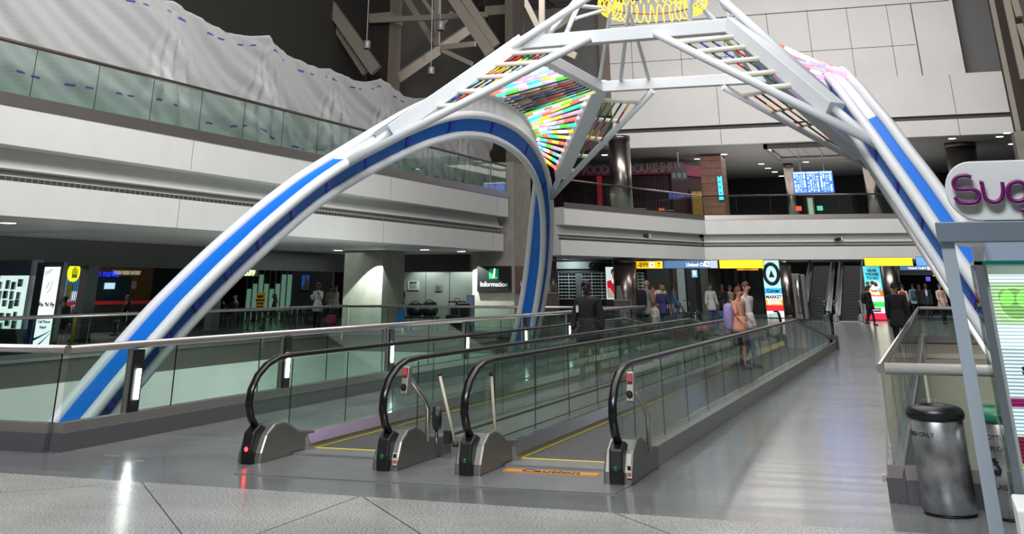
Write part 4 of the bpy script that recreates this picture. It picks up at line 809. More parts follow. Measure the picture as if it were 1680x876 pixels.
tb((880, 60), (935, 25), 64, 72, .25, .6); tb((905, 72), (945, 92), 66, 66, .2, .4)
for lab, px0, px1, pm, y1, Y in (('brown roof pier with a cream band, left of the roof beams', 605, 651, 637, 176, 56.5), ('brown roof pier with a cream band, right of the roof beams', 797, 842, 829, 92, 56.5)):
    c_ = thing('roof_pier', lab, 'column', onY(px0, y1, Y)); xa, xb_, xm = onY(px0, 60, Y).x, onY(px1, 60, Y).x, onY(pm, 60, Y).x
    MB().box((xa, Y, 5.43), (xm, Y+1.6, 24)).build('shaded_shaft', TRD, c_); MB().box((xm, Y+.1, 5.43), (xm+.06, Y+1.6, 24)).build('lit_face', mat('roof_pier_lit', '#8f8577', .8), c_)  # shade and light on the two faces are put into their colours
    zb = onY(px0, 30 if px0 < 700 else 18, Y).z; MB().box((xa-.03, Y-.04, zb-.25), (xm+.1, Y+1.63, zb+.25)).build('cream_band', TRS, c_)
m = MB()
for i in range(16): m.bar((-28, 40+i*2.5, 20+.0*i), (-8, 40+i*2.5, 20), .06, .1)
for i in range(9): m.bar((-28+i*2.5, 40, 20.1), (-28+i*2.5, 78, 20.1), .06, .1)
m.build('ceiling_grid', mat('roof_line', '#3a3733', .7), t)
# ================================================================== UNDER THE LEFT GALLERY: FOOD COURT
XH = -27.6; zh = onX(100, 436, XH).z
DWALL = mat('dark_shop_wall', '#1b1c1c', .7); HEAD = mat('header_grey', '#4c4d4b', .6)
m = MB(); m.box((XH-.3, 8, zh), (XH, 57, 3.13)); m.box((XH, 56.6, zh), (onY(776, 420, 57).x, 57, 3.13)); struct(m, 'wall_left_header', [HEAD])
m = MB(); m.box((-37, -5, 0), (-36.7, 66, 3.13)); m.box((-37, 65.7, 0), (-29, 66, 3.13)); struct(m, 'wall_left_rear', [DWALL])
xr = onY(776, 470, 61).x; xl_ = onY(648, 470, 61).x
m = MB(); m.box((xl_-2.2, 61, 0), (xr+1.5, 61.3, 3.13)); struct(m, 'wall_restroom', [mat('restroom_wall', '#8f958f', .6, noise=.04, nscale=1)])
m = MB()
for px in (660, 698, 737): x = onY(px, 470, 60.98).x; m.box((x, 60.985, 0), (x+.03, 61, 3.1))
struct(m, 'trim_5', [GREY])
spot('restroom_wall_light', (xl_+2, 60.2, 3.05), (xl_+2, 61, 1.4), 160, 110, (.85, 1, .93), .1); spot('restroom_wall_light_right', (xr-.4, 60.2, 3.05), (xr-.4, 61, 1.4), 160, 110, (.85, 1, .93), .1)
def gpost(lab, px0, px1, py, X):
    a_, b_ = onX(px0, py, X).y, onX(px1, py, X).y; t = thing('grey_post', lab, 'post', (X, a_, 0)); MB().box((X-.35, a_, 0), (X, b_, zh+.02)).build('shaft', mat('post_grey', '#565b5e', .5), t); MB().box((X-.38, a_-.03, 0), (X+.03, b_+.03, .1)).build('base', DARK, t)
gpost('tall grey post in front of the food court beside the seated pair', 140, 158, 480, XH+.1)
gpost('grey post stub behind the left arch, food court side', 352, 364, 480, XH+.1)
m = MB(); X = -34.2
def rx(px0, py0, px1, py1, X): ym, xm = (py0+py1)/2, (px0+px1)/2; return onX(px0, ym, X).y, onX(px1, ym, X).y, onX(xm, py1, X).z, onX(xm, py0, X).z
def xpanel(name, lab, cat, rect, X, m_, dep=.08, parts=None, group=None):
    y0, y1, z0, z1 = rx(*rect, X); t = thing(name, lab, cat, (X, (y0+y1)/2, z0), group); MB().box((X-dep, y0, z0), (X, y1, z1)).build('panel', m_, t)
    MB().box((X-dep-.03, y0-.04, z0-.04), (X-dep+.02, y1+.04, z1+.04)).build('backing', DARK, t)
    if parts: parts(t, y0, y1, z0, z1)
    return t
def xt(t, txt, y, z, size, X, m_, bold=.01, al='LEFT'): text_mb(txt, size, .01, Matrix(((0, 0, 1, X+.005), (1, 0, 0, y), (0, 1, 0, z), (0, 0, 0, 1))), bold=bold, align=al).build('lettering', m_, t)
WOOD = mat('wood_panel', '#7a5228', .5, noise=.3, nscale=6)
X = -34.
y0, y1, z0, z1 = rx(95, 441, 246, 497, X); t = thing('eatery_front', 'wood fronted eatery with blue lettering and FARM FRESH EATERY along its top', 'shop front', (X, y0, 0))
MB().box((X-.3, y0-1, 0), (X-.1, y1+.3, 3.0)).build('wood_wall', WOOD, t)
y0, y1, z0, z1 = rx(163, 453, 216, 492, X); m = MB(); m.box((X-.1, y0, z0), (X-.06, y1, z1)); n_ = 22
for i in range(n_): yy = y0+(y1-y0)*i/n_; m.box((X-.06, yy, z0), (X-.03, yy+.05, z1), 1)
m.build('roll_grille', [mat('grille_back', '#0a1c22', .4), mat('grille_bar', '#2f5a66', .4, .5)], t)
y0, y1, z0, z1 = rx(110, 455, 146, 497, X); m = MB(); m.box((X-.1, y0, z0), (X-.05, y1, z1)); m.box((X-.05, y0, z0+.1), (X-.03, y0+(y1-y0)*.6, z0+(z1-z0)*.45), 1)
for i in range(12): yy = y0+(y1-y0)*i/12; m.box((X-.04, yy, z0), (X-.02, yy+.05, z1), 2)
m.build('menu_glow', [emis('menu_cyan', '#3f9fe0', .7), emis('menu_white', '#d8f4ff', 1.2), DARK], t)
y0, y1, z0, z1 = rx(172, 464, 188, 474, X); MB().box((X-.02, y0, z0), (X+.02, y1, z1)).build('order_screen', emis('screen_ice', '#b8dcff', 1.), t)
NBLUE = emis('neon_blue', '#1830e0', 1.6)
p = onX(134, 449, X); xt(t, 'modern market', p.y, p.z-.1, .4, X, NBLUE, .001)
p = onX(186, 450, X); xt(t, 'FARM FRESH EATERY', p.y, p.z, .21, X, emis('pale_ink', '#c8c0a0', .5))
y0, y1, z0, z1 = rx(219, 461, 224, 474, X); MB().box((X-.1, y0, z0), (X, y1, z1)).build('notice', KIOW, t)
X = -32.6
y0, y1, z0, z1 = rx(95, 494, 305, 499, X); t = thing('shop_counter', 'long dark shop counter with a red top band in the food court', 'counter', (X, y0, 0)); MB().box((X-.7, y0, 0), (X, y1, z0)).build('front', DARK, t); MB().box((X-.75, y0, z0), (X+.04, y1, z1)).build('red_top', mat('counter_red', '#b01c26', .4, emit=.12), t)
X = -33.; p = onX(121, 447, X); t = thing('neon_sign', 'round yellow neon sign with a hand shape hanging in the food court', 'sign', p)
m = MB(); m.tube([p+Vector((-.05, 0, 0)), p+Vector((.05, 0, 0))], .34, 22); m.build('disc', emis('disc_yellow', '#d8e818', 1.1), t)
m = MB()
for i, (dy, h_) in enumerate(((-.14, .2), (-.05, .26), (.04, .24), (.13, .18))): m.box(p+Vector((.055, dy-.025, -.1)), p+Vector((.07, dy+.025, h_-.05)))
m.box(p+Vector((.055, -.16, -.2)), p+Vector((.07, .16, -.08))); m.build('hand_mark', mat('olive_ink', '#6a7410', .5), t); MB().box(p+Vector((-.02, -.3, -1.0)), p+Vector((.02, .02, -.42))).build('lower_plate', mat('plate_olive', '#5a5c12', .5, emit=.1), t); MB().tube([p+Vector((0, 0, .3)), p+Vector((0, 0, .9))], .02, 6).build('hanger', DARK, t)
# phone repair kiosk close to the far balustrade
Yk = 28.4; pp = lambda x, y: onY(x, y, Yk)
kx0, kx1 = pp(52, 500).x, pp(106, 470).x-.0; t = thing('repair_kiosk', 'dark grey kiosk with a tall lit Fix N Fly panel by the far left balustrade', 'kiosk', (kx0, Yk, 0))
xa, xb_ = pp(64, 500).x, pp(89, 500).x; zt = pp(80, 438).z; MB().box((xa-.3, Yk+.03, 0), (xb_+.09, Yk+.22, zt+.12)).build('cabinet', mat('kiosk_dark', '#4a4e52', .5), t)
PN = emis('panel_white', '#f2fbff', 1.25); MB().box((xa, Yk, .06), (xb_, Yk+.03, zt)).build('lit_panel', PN, t)
mm = lambda x, z: Matrix(((1, 0, 0, x), (0, 0, -1, Yk-.003), (0, 1, 0, z), (0, 0, 0, 1))); xc = (xa+xb_)/2; wd = xb_-xa
text_mb("Fix 'N Fly", wd*.27, .004, mm(xc, zt*.545), bold=.006).build('lettering', mat('ink_navy', '#1a2438', .5), t)
for s_, z_ in (('Mobile', .42), ('Cell Phone', .36), ('Repair', .30)): text_mb(s_, wd*.18, .004, mm(xc, zt*z_), bold=.003).build('lettering', mat('ink_pale', '#6f7a88', .5), t)
m = MB()
for k_, (c0, c1, c2, w_) in enumerate((((0, .16), (.45, .2), (1, .27), .03), ((0, .05), (.4, .1), (1, .24), .035))):
    pts = []
    for i in range(13): u = i/12; a = lerp(lerp((*c0, 0), (*c1, 0), u), lerp((*c1, 0), (*c2, 0), u), u); pts.append((a.x, a.y, w_*(1-u*.8)))
    for i in range(12): (u0, v0, w0), (u1, v1, w1) = pts[i], pts[i+1]; m.prism([(xa+wd*u0, Yk-.006, zt*v0), (xa+wd*u1, Yk-.006, zt*v1), (xa+wd*u1, Yk-.006, zt*(v1+w1)), (xa+wd*u0, Yk-.006, zt*(v0+w0))], (0, .005, 0), k_)
for i in range(3): m.bar((xa+wd*.05, Yk-.004, zt*(.9+.02*i)), (xa+wd*(.4+.1*i), Yk-.004, zt*(.94+.018*i)), .005, .012, (0, 0, 1), i % 2)
m.build('swoosh', [mat('swoosh_blue', '#1c4fb8', .5), mat('swoosh_sky', '#3f9ad8', .5)], t)
m = MB(); m.tube([(xc-.1, Yk-.005, zt*.75), (xc-.02, Yk-.005, zt*.82), (xc+.1, Yk-.005, zt*.83), (xc+.04, Yk-.005, zt*.74), (xc-.06, Yk-.005, zt*.7)], .008, 6); m.build('phone_drawing', mat('ink_navy', '#1a2438', .5), t)
xa2, xb2 = pp(-18, 490).x, pp(42, 490).x; z0, z1 = pp(15, 540).z, pp(20, 452).z; t = thing('display_cabinet', 'brightly lit white cabinet of hanging phone accessories at the left edge', 'display case', (xa2, Yk, 0))
MB().box((xa2, Yk+.3, z0), (xb2, Yk+.34, z1)).build('lit_back', emis('cabinet_white', '#d8f0ec', .95), t); MB().box((xa2, Yk+.02, 0), (xb2, Yk+.5, z0)).build('base', GREY, t); MB().box((xa2, Yk+.0, z1), (xb2, Yk+.5, z1+.4)).build('header', mat('header_blue', '#5f6f86', .5), t); MB().box((xb2, Yk, z0), (xb2+.04, Yk+.5, z1)).build('side_frame', KIOW, t)
PK = [mat('pack_'+c, c2, .5) for c, c2 in (('white', '#f2f4f0'), ('mint', '#d0e4d8'), ('grey', '#bcc6c2'), ('dark', '#7a8482'))]
for r in range(5):
    for c_ in range(4):
        o = MB(); x = xa2+.06+c_*(xb2-xa2-.2)/4.8; z = z1-.14-r*(z1-z0)/5.2; hh = rnd.uniform(.14, .24); x += rnd.uniform(-.02, .02); z += rnd.uniform(-.05, .05); ww = rnd.uniform(.1, .15); o.box((x, Yk+.22, z-hh), (x+ww, Yk+.29, z)); o.box((x+.02, Yk+.215, z-hh*.7), (x+ww-.02, Yk+.22, z-hh*.2), 1)
        q = o.build('accessory_pack', [PK[(r*2+c_) % 4], PK[(r+c_+1) % 4]], origin=(x, Yk+.25, z)); tag(q, 'small accessory pack hanging in the lit cabinet at the left edge', 'package', 'accessory packs in the lit cabinet')
t = thing('yellow_pole', 'thin yellow pole standing beside the seated pair', 'pole', onX(118, 560, -25.6)); p = onX(118, 560, -25.6); q = onX(121, 514, -25.6); MB().tube([(p.x, p.y, 0), (p.x, p.y, q.z)], .045, 10).build('shaft', YEL, t); MB().tube([(p.x, p.y, q.z), (p.x, p.y, q.z+.04)], .06, 10).build('cap', DARK, t); MB().tube([(p.x, p.y, 0), (p.x, p.y, .03)], .12, 12).build('base', DARK, t)
# windows of the green lit room, B39, poster, easel sign
Yg = 58.5; gx0, gx1 = onY(405, 470, Yg).x, onY(489, 470, Yg).x
m = MB(); m.box((gx0-3, Yg+.1, 0), (gx1, Yg+.2, 3.12)); struct(m, 'wall_green_room', [DARK])
m = MB(); GP = emis('green_glow', '#86b8a0', .34); n_ = 9
for i in range(n_):
    a_, b_ = gx0+(gx1-gx0)*i/n_, gx0+(gx1-gx0)*(i+1)/n_
    if i not in (2, 6, 7): m.box((a_+.04, Yg, .5), (b_-.04, Yg+.06, 1.55+.25*(i % 2)))
    else: m.box((a_+.04, Yg, .5), (b_-.04, Yg+.06, 2.25))
    m.box((a_+.02, Yg, .05), (b_-.3, Yg+.06, .42))
struct(m, 'window_1', [GP])
m = MB()
for i in range(n_+1): a_ = gx0+(gx1-gx0)*i/n_; m.box((a_-.03, Yg-.03, 0), (a_+.03, Yg+.02, 2.6))
struct(m, 'trim_6', [mat('mullion', '#9aa8a0', .5)])
m = MB(); m.box((gx1, 57.9, 0), (onY(545, 470, 57.9).x, 58.1, 3.12)); struct(m, 'wall_poster', [mat('poster_wall', '#5a605e', .6)])
p = onY(401, 451.5, 50); t = thing('gate_number_sign', 'glowing yellow green B39 gate number hanging in the food court', 'sign', p); MB().box(p+Vector((-.06, .02, -.05)), p+Vector((.66, .12, .33))).build('plate', mat('plate_green', '#3c5a2c', .5, emit=.35), t); text_mb('B39', .36, .02, Matrix(((1, 0, 0, p.x), (0, 0, -1, p.y), (0, 1, 0, p.z), (0, 0, 0, 1))), align='LEFT', bold=.02).build('lettering', emis('lime_white', '#f0ffc0', 1.3), t); MB().box(p+Vector((.25, .06, .3)), p+Vector((.3, .1, 1.))).build('hanger', DARK, t)
x0, x1, z0, z1 = dims(495, 451.5, 508, 476, 57.85); t = thing('framed_poster', 'framed picture of a pale pointed tower against blue sky on the grey wall', 'picture', (x0, 57.85, z0)); MB().box((x0-.03, 57.83, z0-.03), (x1+.03, 57.9, z1+.03)).build('frame', DARK, t)
m = MB(); m.box((x0, 57.81, z0), (x1, 57.83, z1)); w_ = x1-x0; h_ = z1-z0; m.prism([(x0+w_*.3, 57.8, z0+h_*.2), (x1, 57.8, z0+h_*.2), (x1, 57.8, z0+h_*.55), (x0+w_*.5, 57.8, z0+h_*.98)], (0, .01, 0), 1); m.box((x0, 57.8, z0), (x1, 57.815, z0+h_*.22), 2); m.build('picture', [emis('poster_blue', '#2c5fae', .35), mat('poster_sand', '#a89a8c', .6), mat('poster_grey', '#98a0a0', .6)], t)
x0, x1, z0, z1 = dims(420, 480, 434, 505, 43); z1 += 0; t = thing('easel_sign', 'yellow easel sign with black lettering standing behind the far balustrade', 'sign', (x0, 43, 0)); xm = (x0+x1)/2
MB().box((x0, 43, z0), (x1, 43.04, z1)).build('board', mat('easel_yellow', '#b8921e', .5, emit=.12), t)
for i, s_ in enumerate(('ENJOY', 'YOUR FOOD', 'TO GO', '7 DAYS')): text_mb(s_, (x1-x0)*(.24 if len(s_) < 7 else .18), .006, Matrix(((1, 0, 0, xm), (0, 0, -1, 42.995), (0, 1, 0, z1-.17-i*(z1-z0)*.23), (0, 0, 0, 1))), bold=.01).build('lettering', INK, t)
for dx, dy in ((.04, 0), (-.04, 0), (0, .4)): MB().tube([(xm+dx*6, 43.05+dy, 0), (xm+dx*3, 43.06, z0+.1)], .018, 6).build('leg', DARK, t)
# tables and chairs of the food court
TB = mat('table_dark', '#1c1e22', .35); CH = mat('chair_dark', '#15171c', .5)
def table(lab, x, y, g, top=TB, h=.75, r=.42):
    t = thing('cafe_table', lab, 'table', (x, y, 0), g); MB().lathe([(r, h-.03), (r, h)], (x, y, 0), 24).build('table_top', top, t); MB().tube([(x, y, .03), (x, y, h-.03)], .035, 8).build('stem', STAIND, t); MB().lathe([(.24, 0), (.22, .02), (.05, .04)], (x, y, 0), 18).build('base', STAIND, t); return t
def chair0(x, y):
    t = thing('cafe_chair', 'x', 'chair', (x, y, 0)); MB().box((x-.21, y-.21, .43), (x+.21, y+.21, .46)).build('seat', CH, t, bevel=.01); MB().box((x-.2, y+.19, .56), (x+.2, y+.22, .86)).build('backrest', CH, t, bevel=.01)
    for sx, sy in ((-1, -1), (1, -1), (-1, 1), (1, 1)): MB().tube([(x+sx*.19, y+sy*.19, 0), (x+sx*.18, y+sy*.18, .43 if sy < 0 else .85)], .013, 6).build('leg', STAIN, t)
    return t
gf = 'tables of the food court'; sx = lambda px, Y: onY(px, 500, Y).x
PAIR = [(sx(106, 35.5), 35.5), (sx(127, 36.6), 36.6)]; DK = (sx(209, 40), 40.); BALD = (sx(386, 46), 46.); HOOD = (sx(450, 48.5), 48.5)
FT = [(sx(117, 36.0)+.45, 36.1, .26, 'between the seated pair by the grey post'), (sx(231, 40.9), 40.9, .35, 'by the dark figure left of the arch'), (sx(409, 46.4), 46.4, .4, 'under the arms of the bald man'), (sx(470, 49.6), 49.6, .38, 'right of the hooded person'), (sx(488, 52.2), 52.2, .36, 'below the framed poster')]
for x, y, r, lb in FT: table('dark cafe table '+lb, x, y, gf, r=r)
proto = None
for x, y, rz, lb in ((*PAIR[0], 250, 'chair under the person in grey at the post'), (*PAIR[1], 70, 'chair under the second person of the pair'), (*DK, 270, 'chair under the dark seated figure'), (*BALD, 270, 'chair under the bald man'), (*HOOD, 300, 'chair under the hooded person'), (sx(489, 49.3), 49.3, 75, 'chair standing empty right of the hooded person'), (sx(505, 53), 53., 100, 'chair standing empty under the framed poster'), (sx(474, 53), 53., 260, 'chair standing empty in front of the green lit windows'), (sx(246, 42.2), 42.2, 80, 'chair standing empty at the red topped counter')):
    lb = 'dark cafe '+lb
    if proto is None: proto = chair0(x, y); proto.rotation_euler.z = radians(rz); proto['label'] = lb; proto['group'] = 'chairs of the food court'
    else: c_ = copy_tree(proto); c_.location = (x, y, 0); c_.rotation_euler.z = radians(rz); c_['label'] = lb
# restroom wall things
x0, x1, z0, z1 = dims(713, 437, 733, 446, 60); t = thing('restroom_sign', 'lit restroom pictogram sign with white figures hanging in front of the pale wall', 'sign', (x0, 60, z0)); MB().box((x0, 60, z0), (x1, 60.1, z1)).build('plate', mat('plate_slate', '#3a4048', .5), t)
for k_ in range(4):
    cx = x0+(x1-x0)*(.14+.24*k_); h_ = z1-z0; m = MB(); m.prism([(cx-.06-.05*(k_ % 2), 59.985, z0+h_*.3), (cx+.06+.05*(k_ % 2), 59.985, z0+h_*.3), (cx+.05, 59.985, z0+h_*.74), (cx-.05, 59.985, z0+h_*.74)], (0, .012, 0)); m.box((cx-.05, 59.985, z0+h_*.05), (cx-.012, 59.997, z0+h_*.32)); m.box((cx+.012, 59.985, z0+h_*.05), (cx+.05, 59.997, z0+h_*.32)); m.tube([(cx, 59.985, z0+h_*.86), (cx, 59.997, z0+h_*.86)], h_*.1, 10); m.build('figure_mark', emis('figure_white', '#eef2ff', 1.6), t)
for rc, lb, c_, tx in (((669, 461, 687, 475.5), 'white notice with lines of black print on the pale restroom wall', '#c8cdc8', 'THANK YOU'), ((713, 466, 725, 477), 'small grey notice on the pale restroom wall, right of the white one', '#8c8a88', '')):
    x0, x1, z0, z1 = dims(*rc, 60.95); t = thing('wall_notice', lb, 'notice', (x0, 60.95, z0)); MB().box((x0, 60.95, z0), (x1, 60.99, z1)).build('board', mat('notice_'+c_[1:], c_, .5), t); m = MB(); h_ = z1-z0
    for i in range(4): m.box((x0+(x1-x0)*.15, 60.94, z0+h_*(.2+.16*i)), (x0+(x1-x0)*(.85-.1*(i % 2)), 60.951, z0+h_*(.24+.16*i)))
    m.build('print', INK, t)
    if tx: text_mb(tx, h_*.17, .006, Matrix(((1, 0, 0, (x0+x1)/2), (0, 0, -1, 60.94), (0, 1, 0, z0+h_*.8), (0, 0, 0, 1))), bold=.006).build('lettering', INK, t)
Ys = 47.5; sx_ = lambda px: onY(px, 505, Ys).x
x0, x1 = sx_(664), sx_(712); t = thing('luggage_cart', 'low dark luggage cart stacked with two black bags behind the far balustrade', 'cart', (x0, Ys, 0))
m = MB(); m.box((x0, Ys, .5), (x1, Ys+.7, .56)); m.build('deck', BLACK, t); m = MB()
for x in (x0+.05, x1-.08):
    for y in (Ys+.05, Ys+.6): po = MB().tube([(x, y, .1), (x, y, .52)], .025, 8).build('leg', STAIND, t); MB().tube([(x-.03, y, .07), (x+.03, y, .07)], .07, 12).build('wheel', RUBBER, t)
MB().tube([(x0, Ys+.35, .54), (x0-.1, Ys+.35, 1.0), (x0-.1, Ys+.0, 1.0), (x0-.05, Ys, .54)], .02, 8).build('handle', STAIN, t)
for lb, a_, b_, hh in (('left black duffel bag on the luggage cart', x0+.02, (x0+x1)/2-.02, .5), ('right black duffel bag on the luggage cart', (x0+x1)/2+.02, x1-.02, .55)):
    t = thing('duffel_bag', lb, 'bag', ((a_+b_)/2, Ys+.3, .56), 'black bags on the luggage cart'); r_ = hh/2; m = MB(); m.loft([[(x, Ys+.35+r_*f*cos(u), .565+r_+r_*f*sin(u)) for u in [2*pi*i/14 for i in range(14)]] for x, f in ((a_, .6), (a_+.06, .95), ((a_+b_)/2, 1), (b_-.06, .95), (b_, .6))]); m.build('bag_body', BLACK, t); MB().tube([((a_+b_)/2+u, Ys+.3, .565+hh+.08*(1-(u/.2)**2)-.02) for u in (-.2, -.12, 0, .12, .2)], .018, 6).build('handle', DARK, t)
xs = sx_(750); t = thing('mobility_scooter', 'black mobility scooter with handlebars standing left of the Information column', 'scooter', (xs, Ys, 0))
MB().box((xs-.3, Ys-.2, .1), (xs+.3, Ys+.9, .2)).build('deck', BLACK, t, bevel=.03)
for dx, dy in ((-.26, -.1), (.26, -.1), (-.28, .75), (.28, .75)): MB().tube([(xs+dx-.04, Ys+dy, .13), (xs+dx+.04, Ys+dy, .13)], .13, 16).build('wheel', RUBBER, t)
MB().box((xs-.22, Ys-.25, .2), (xs+.22, Ys-.1, .95)).build('front_shroud', BLACK, t, bevel=.05); MB().box((xs-.3, Ys+.35, .5), (xs+.3, Ys+.8, .6)).build('seat', BLACK, t, bevel=.03); MB().box((xs-.28, Ys+.75, .6), (xs+.28, Ys+.85, 1.05)).build('backrest', BLACK, t, bevel=.03); MB().tube([(xs, Ys+.55, .2), (xs, Ys+.55, .5)], .06, 8).build('seat_post', STAIND, t)
ti = MB().tube([(xs, Ys-.15, .9), (xs, Ys-.05, 1.1)], .05, 10).build('tiller', BLACK, t); MB().tube([(xs-.38, Ys, 1.1), (xs-.3, Ys-.02, 1.12), (xs+.3, Ys-.02, 1.12), (xs+.38, Ys, 1.1)], .025, 8).build('handlebar', BLACK, ti); MB().tube([(xs-.13, Ys, 1.12), (xs-.1, Ys, 1.24), (xs+.1, Ys, 1.24), (xs+.13, Ys, 1.12)], .015, 8).build('mirror_loop', DARK, ti); MB().box((xs-.28, Ys-.6, .35), (xs+.28, Ys-.27, .65)).build('front_basket', BLACK, t, bevel=.03)
x0, x1 = onY(765, 500, Ys+1.5).x, onY(772, 500, Ys+1.5).x; t = thing('blue_locker', 'pale blue grey upright panel between scooter and Information column', 'panel', (x0, Ys+1.5, 0)); MB().box((x0, Ys+1.5, 0), (x1+.12, Ys+1.7, 1.36)).build('body', mat('locker_blue', '#5b7184', .4), t, bevel=.02); MB().box((x0+.05, Ys+1.48, .1), (x1+.08, Ys+1.5, 1.28)).build('door', mat('locker_blue2', '#66809a', .35), t)
t = thing('shopping_bag', 'bright blue bag hanging beside the luggage cart', 'bag', (sx_(661), Ys-.2, .55)); x = sx_(661); MB().prism([(x-.14, Ys-.3, .36), (x+.14, Ys-.3, .33), (x+.16, Ys-.3, .8), (x-.12, Ys-.3, .82)], (0, .14, 0)).build('bag_body', mat('bag_blue', '#1f6fc0', .5), t, bevel=.02); MB().tube([(x-.08, Ys-.23, .8), (x-.05, Ys-.23, .98), (x+.08, Ys-.23, .98), (x+.1, Ys-.23, .79)], .012, 6).build('handle', DARK, t)
# ================================================================== SHOPS UNDER THE ANGLED GALLERY
Yq = 72.0; q_ = lambda px, py: onY(px, py, Yq); t = thing('closed_shop', 'closed shop with white square-mesh security grilles and black lettering', 'shop front', (q_(950, 500).x, Yq, 0))
xa, xb_ = q_(880, 470).x, q_(1060, 470).x; MB().box((xa, Yq+.25, 0), (xb_, Yq+.4, 3.1)).build('back_wall', DARK, t); MB().box((q_(913, 430).x, Yq, q_(940, 441).z), (q_(1005, 430).x, Yq+.2, q_(940, 429.5).z)).build('light_fascia', mat('fascia_pale', '#b9bfbf', .5), t); MB().box((q_(913, 440).x, Yq-.03, q_(950, 447).z), (q_(995, 440).x, Yq+.2, q_(950, 444).z)).build('grey_lintel', GREY, t)
text_mb('GARBANZO', .46, .06, Matrix(((1, 0, 0, q_(966.5, 440).x), (0, 0, -1, Yq-.01), (0, 1, 0, q_(966, 440.5).z), (0, 0, 0, 1))), align='LEFT', bold=.035).build('lettering', INK, t)
for a_, b_ in ((915.5, 944), (954.5, 992), (1046, 1057)):
    xx0, xx1, z0, z1 = q_(a_, 470).x, q_(b_, 470).x, q_(950, 490).z, q_(950, 448).z; m = MB(); n_ = max(4, int((xx1-xx0)/.2)); m.box((xx0, Yq+.2, z0), (xx1, Yq+.24, z1), 1)
    for i in range(n_+1): x = xx0+(xx1-xx0)*i/n_; m.box((x-.018, Yq+.1, z0), (x+.018, Yq+.13, z1), 0 if i % 3 else 2)
    for i in range(9): z = z0+(z1-z0)*i/8; m.box((xx0, Yq+.09, z-.022), (xx1, Yq+.12, z+.022), 2)
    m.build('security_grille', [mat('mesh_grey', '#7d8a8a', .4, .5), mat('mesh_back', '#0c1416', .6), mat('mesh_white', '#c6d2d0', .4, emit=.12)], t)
MB().box((q_(945, 470).x, Yq+.05, 0), (q_(953.5, 470).x, Yq+.25, q_(950, 447).z)).build('jamb', mat('jamb_grey', '#8d9296', .4), t)
MB().box((xa, Yq-.5, 0), (q_(992, 500).x, Yq+.0, q_(950, 492).z)).build('shop_counter', mat('counter_brown', '#3a3230', .5), t)
spot('shop_fascia_light', (q_(935, 430).x, Yq-1.2, 3.0), (q_(935, 430).x, Yq, 2.6), 60, 120, (.85, 1, 1), .1)
for lb, r0, Y, c_ in (('brown service counter behind the right leg of the left arch', (882, 480, 912, 520), 56, '#4a403a'), ('dark grey check-in podium beside the thick steel column', (1008, 492, 1030, 525), 58, '#4a4542')):
    x0, x1, z0, z1 = dims(*r0, Y); t = thing('service_podium', lb, 'counter', (x0, Y, 0)); MB().box((x0, Y, 0), (x1, Y+.6, z1-.04)).build('body', mat('podium_'+c_[1:], c_, .5), t, bevel=.01); MB().box((x0-.04, Y-.05, z1-.04), (x1+.04, Y+.65, z1)).build('worktop', mat('podium_top', '#8a8078', .3), t)
    if Y == 58: MB().prism([(x0+.05, Y+.3, z1), (x1-.25, Y+.3, z1), (x1-.4, Y+.3, z1+.62), (x0+.1, Y+.3, z1+.62)], (0, .06, 0)).build('monitor_back', mat('monitor_grey', '#6a6866', .4), t)
x0, x1, z0, z1 = dims(994.5, 438, 1012, 491, 70.5); t = thing('lit_poster', 'backlit poster of a smiling person in red, left of the thick steel column', 'poster', (x0, 70.5, z0)); MB().box((x0-.05, 70.52, 0), (x1+.05, 70.7, z1+.1)).build('cabinet', DARK, t); MB().box((x0, 70.48, z0), (x1, 70.52, z1)).build('lit_face', emis('poster_pale', '#cfe0e6', 1.), t)
w_, h_ = x1-x0, z1-z0; cx = x0+w_*.78; P = lambda u, v: (x0+w_*u, 70.465, z0+h_*v)
MB().prism([P(.08, .55), P(.45, .6), P(.62, .48), P(1, .55), P(1, .04), P(.85, .04), P(.6, .2), P(.3, .35), P(.12, .3)], (0, .012, 0)).build('red_scarf', emis('poster_red', '#c01222', .9), t); m = MB(); m.tube([P(.82, .74), (x0+w_*.82, 70.48, z0+h_*.74)], w_*.24, 20)
for v in m.v: v.z = z0+h_*.74+(v.z-z0-h_*.74)*1.7
m.build('face_picture', emis('poster_skin', '#c48a70', .8), t); m = MB(); m.tube([(x0+w_*.8, 70.472, z0+h_*.84), (x0+w_*.8, 70.485, z0+h_*.84)], w_*.3, 20); m.build('hair_picture', mat('poster_hair', '#2a1a18', .6), t); MB().prism([P(.05, .3), P(.3, .33), P(.62, .18), P(.8, .03), P(.1, .03)], (0, .012, 0)).build('jacket_picture', emis('poster_cream', '#b8a894', .7), t)
# ================================================================== REAR GROUND FLOOR BEHIND THE SIGNS
m = MB(); Yr = 88
for px0, px1, c_ in ((1046, 1058, 1), (1063, 1100, 0), (1105, 1112, 1), (1112, 1124, 2), (1128, 1142, 0), (1150, 1163, 3), (1166, 1184, 1), (1189, 1206, 0), (1212, 1226, 1), (1230, 1250, 0)):
    xa, xb_ = onY(px0, 470, Yr).x, onY(px1, 470, Yr).x; m.box((xa, Yr, 0), (xb_, Yr+.1, 3.1), c_)
m.box((-20, Yr+.1, 0), (-4.5, Yr+.3, 3.1), 4); m.box((onY(1206, 470, 86).x, 86, 0), (onY(1212, 470, 86).x, 88, 3.1), 1)
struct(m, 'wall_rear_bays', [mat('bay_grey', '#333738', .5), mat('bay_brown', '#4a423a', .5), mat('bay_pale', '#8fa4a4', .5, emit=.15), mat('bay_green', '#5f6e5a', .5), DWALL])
for i, px in enumerate((1113.5, 1119, 1171, 1242)):
    pass
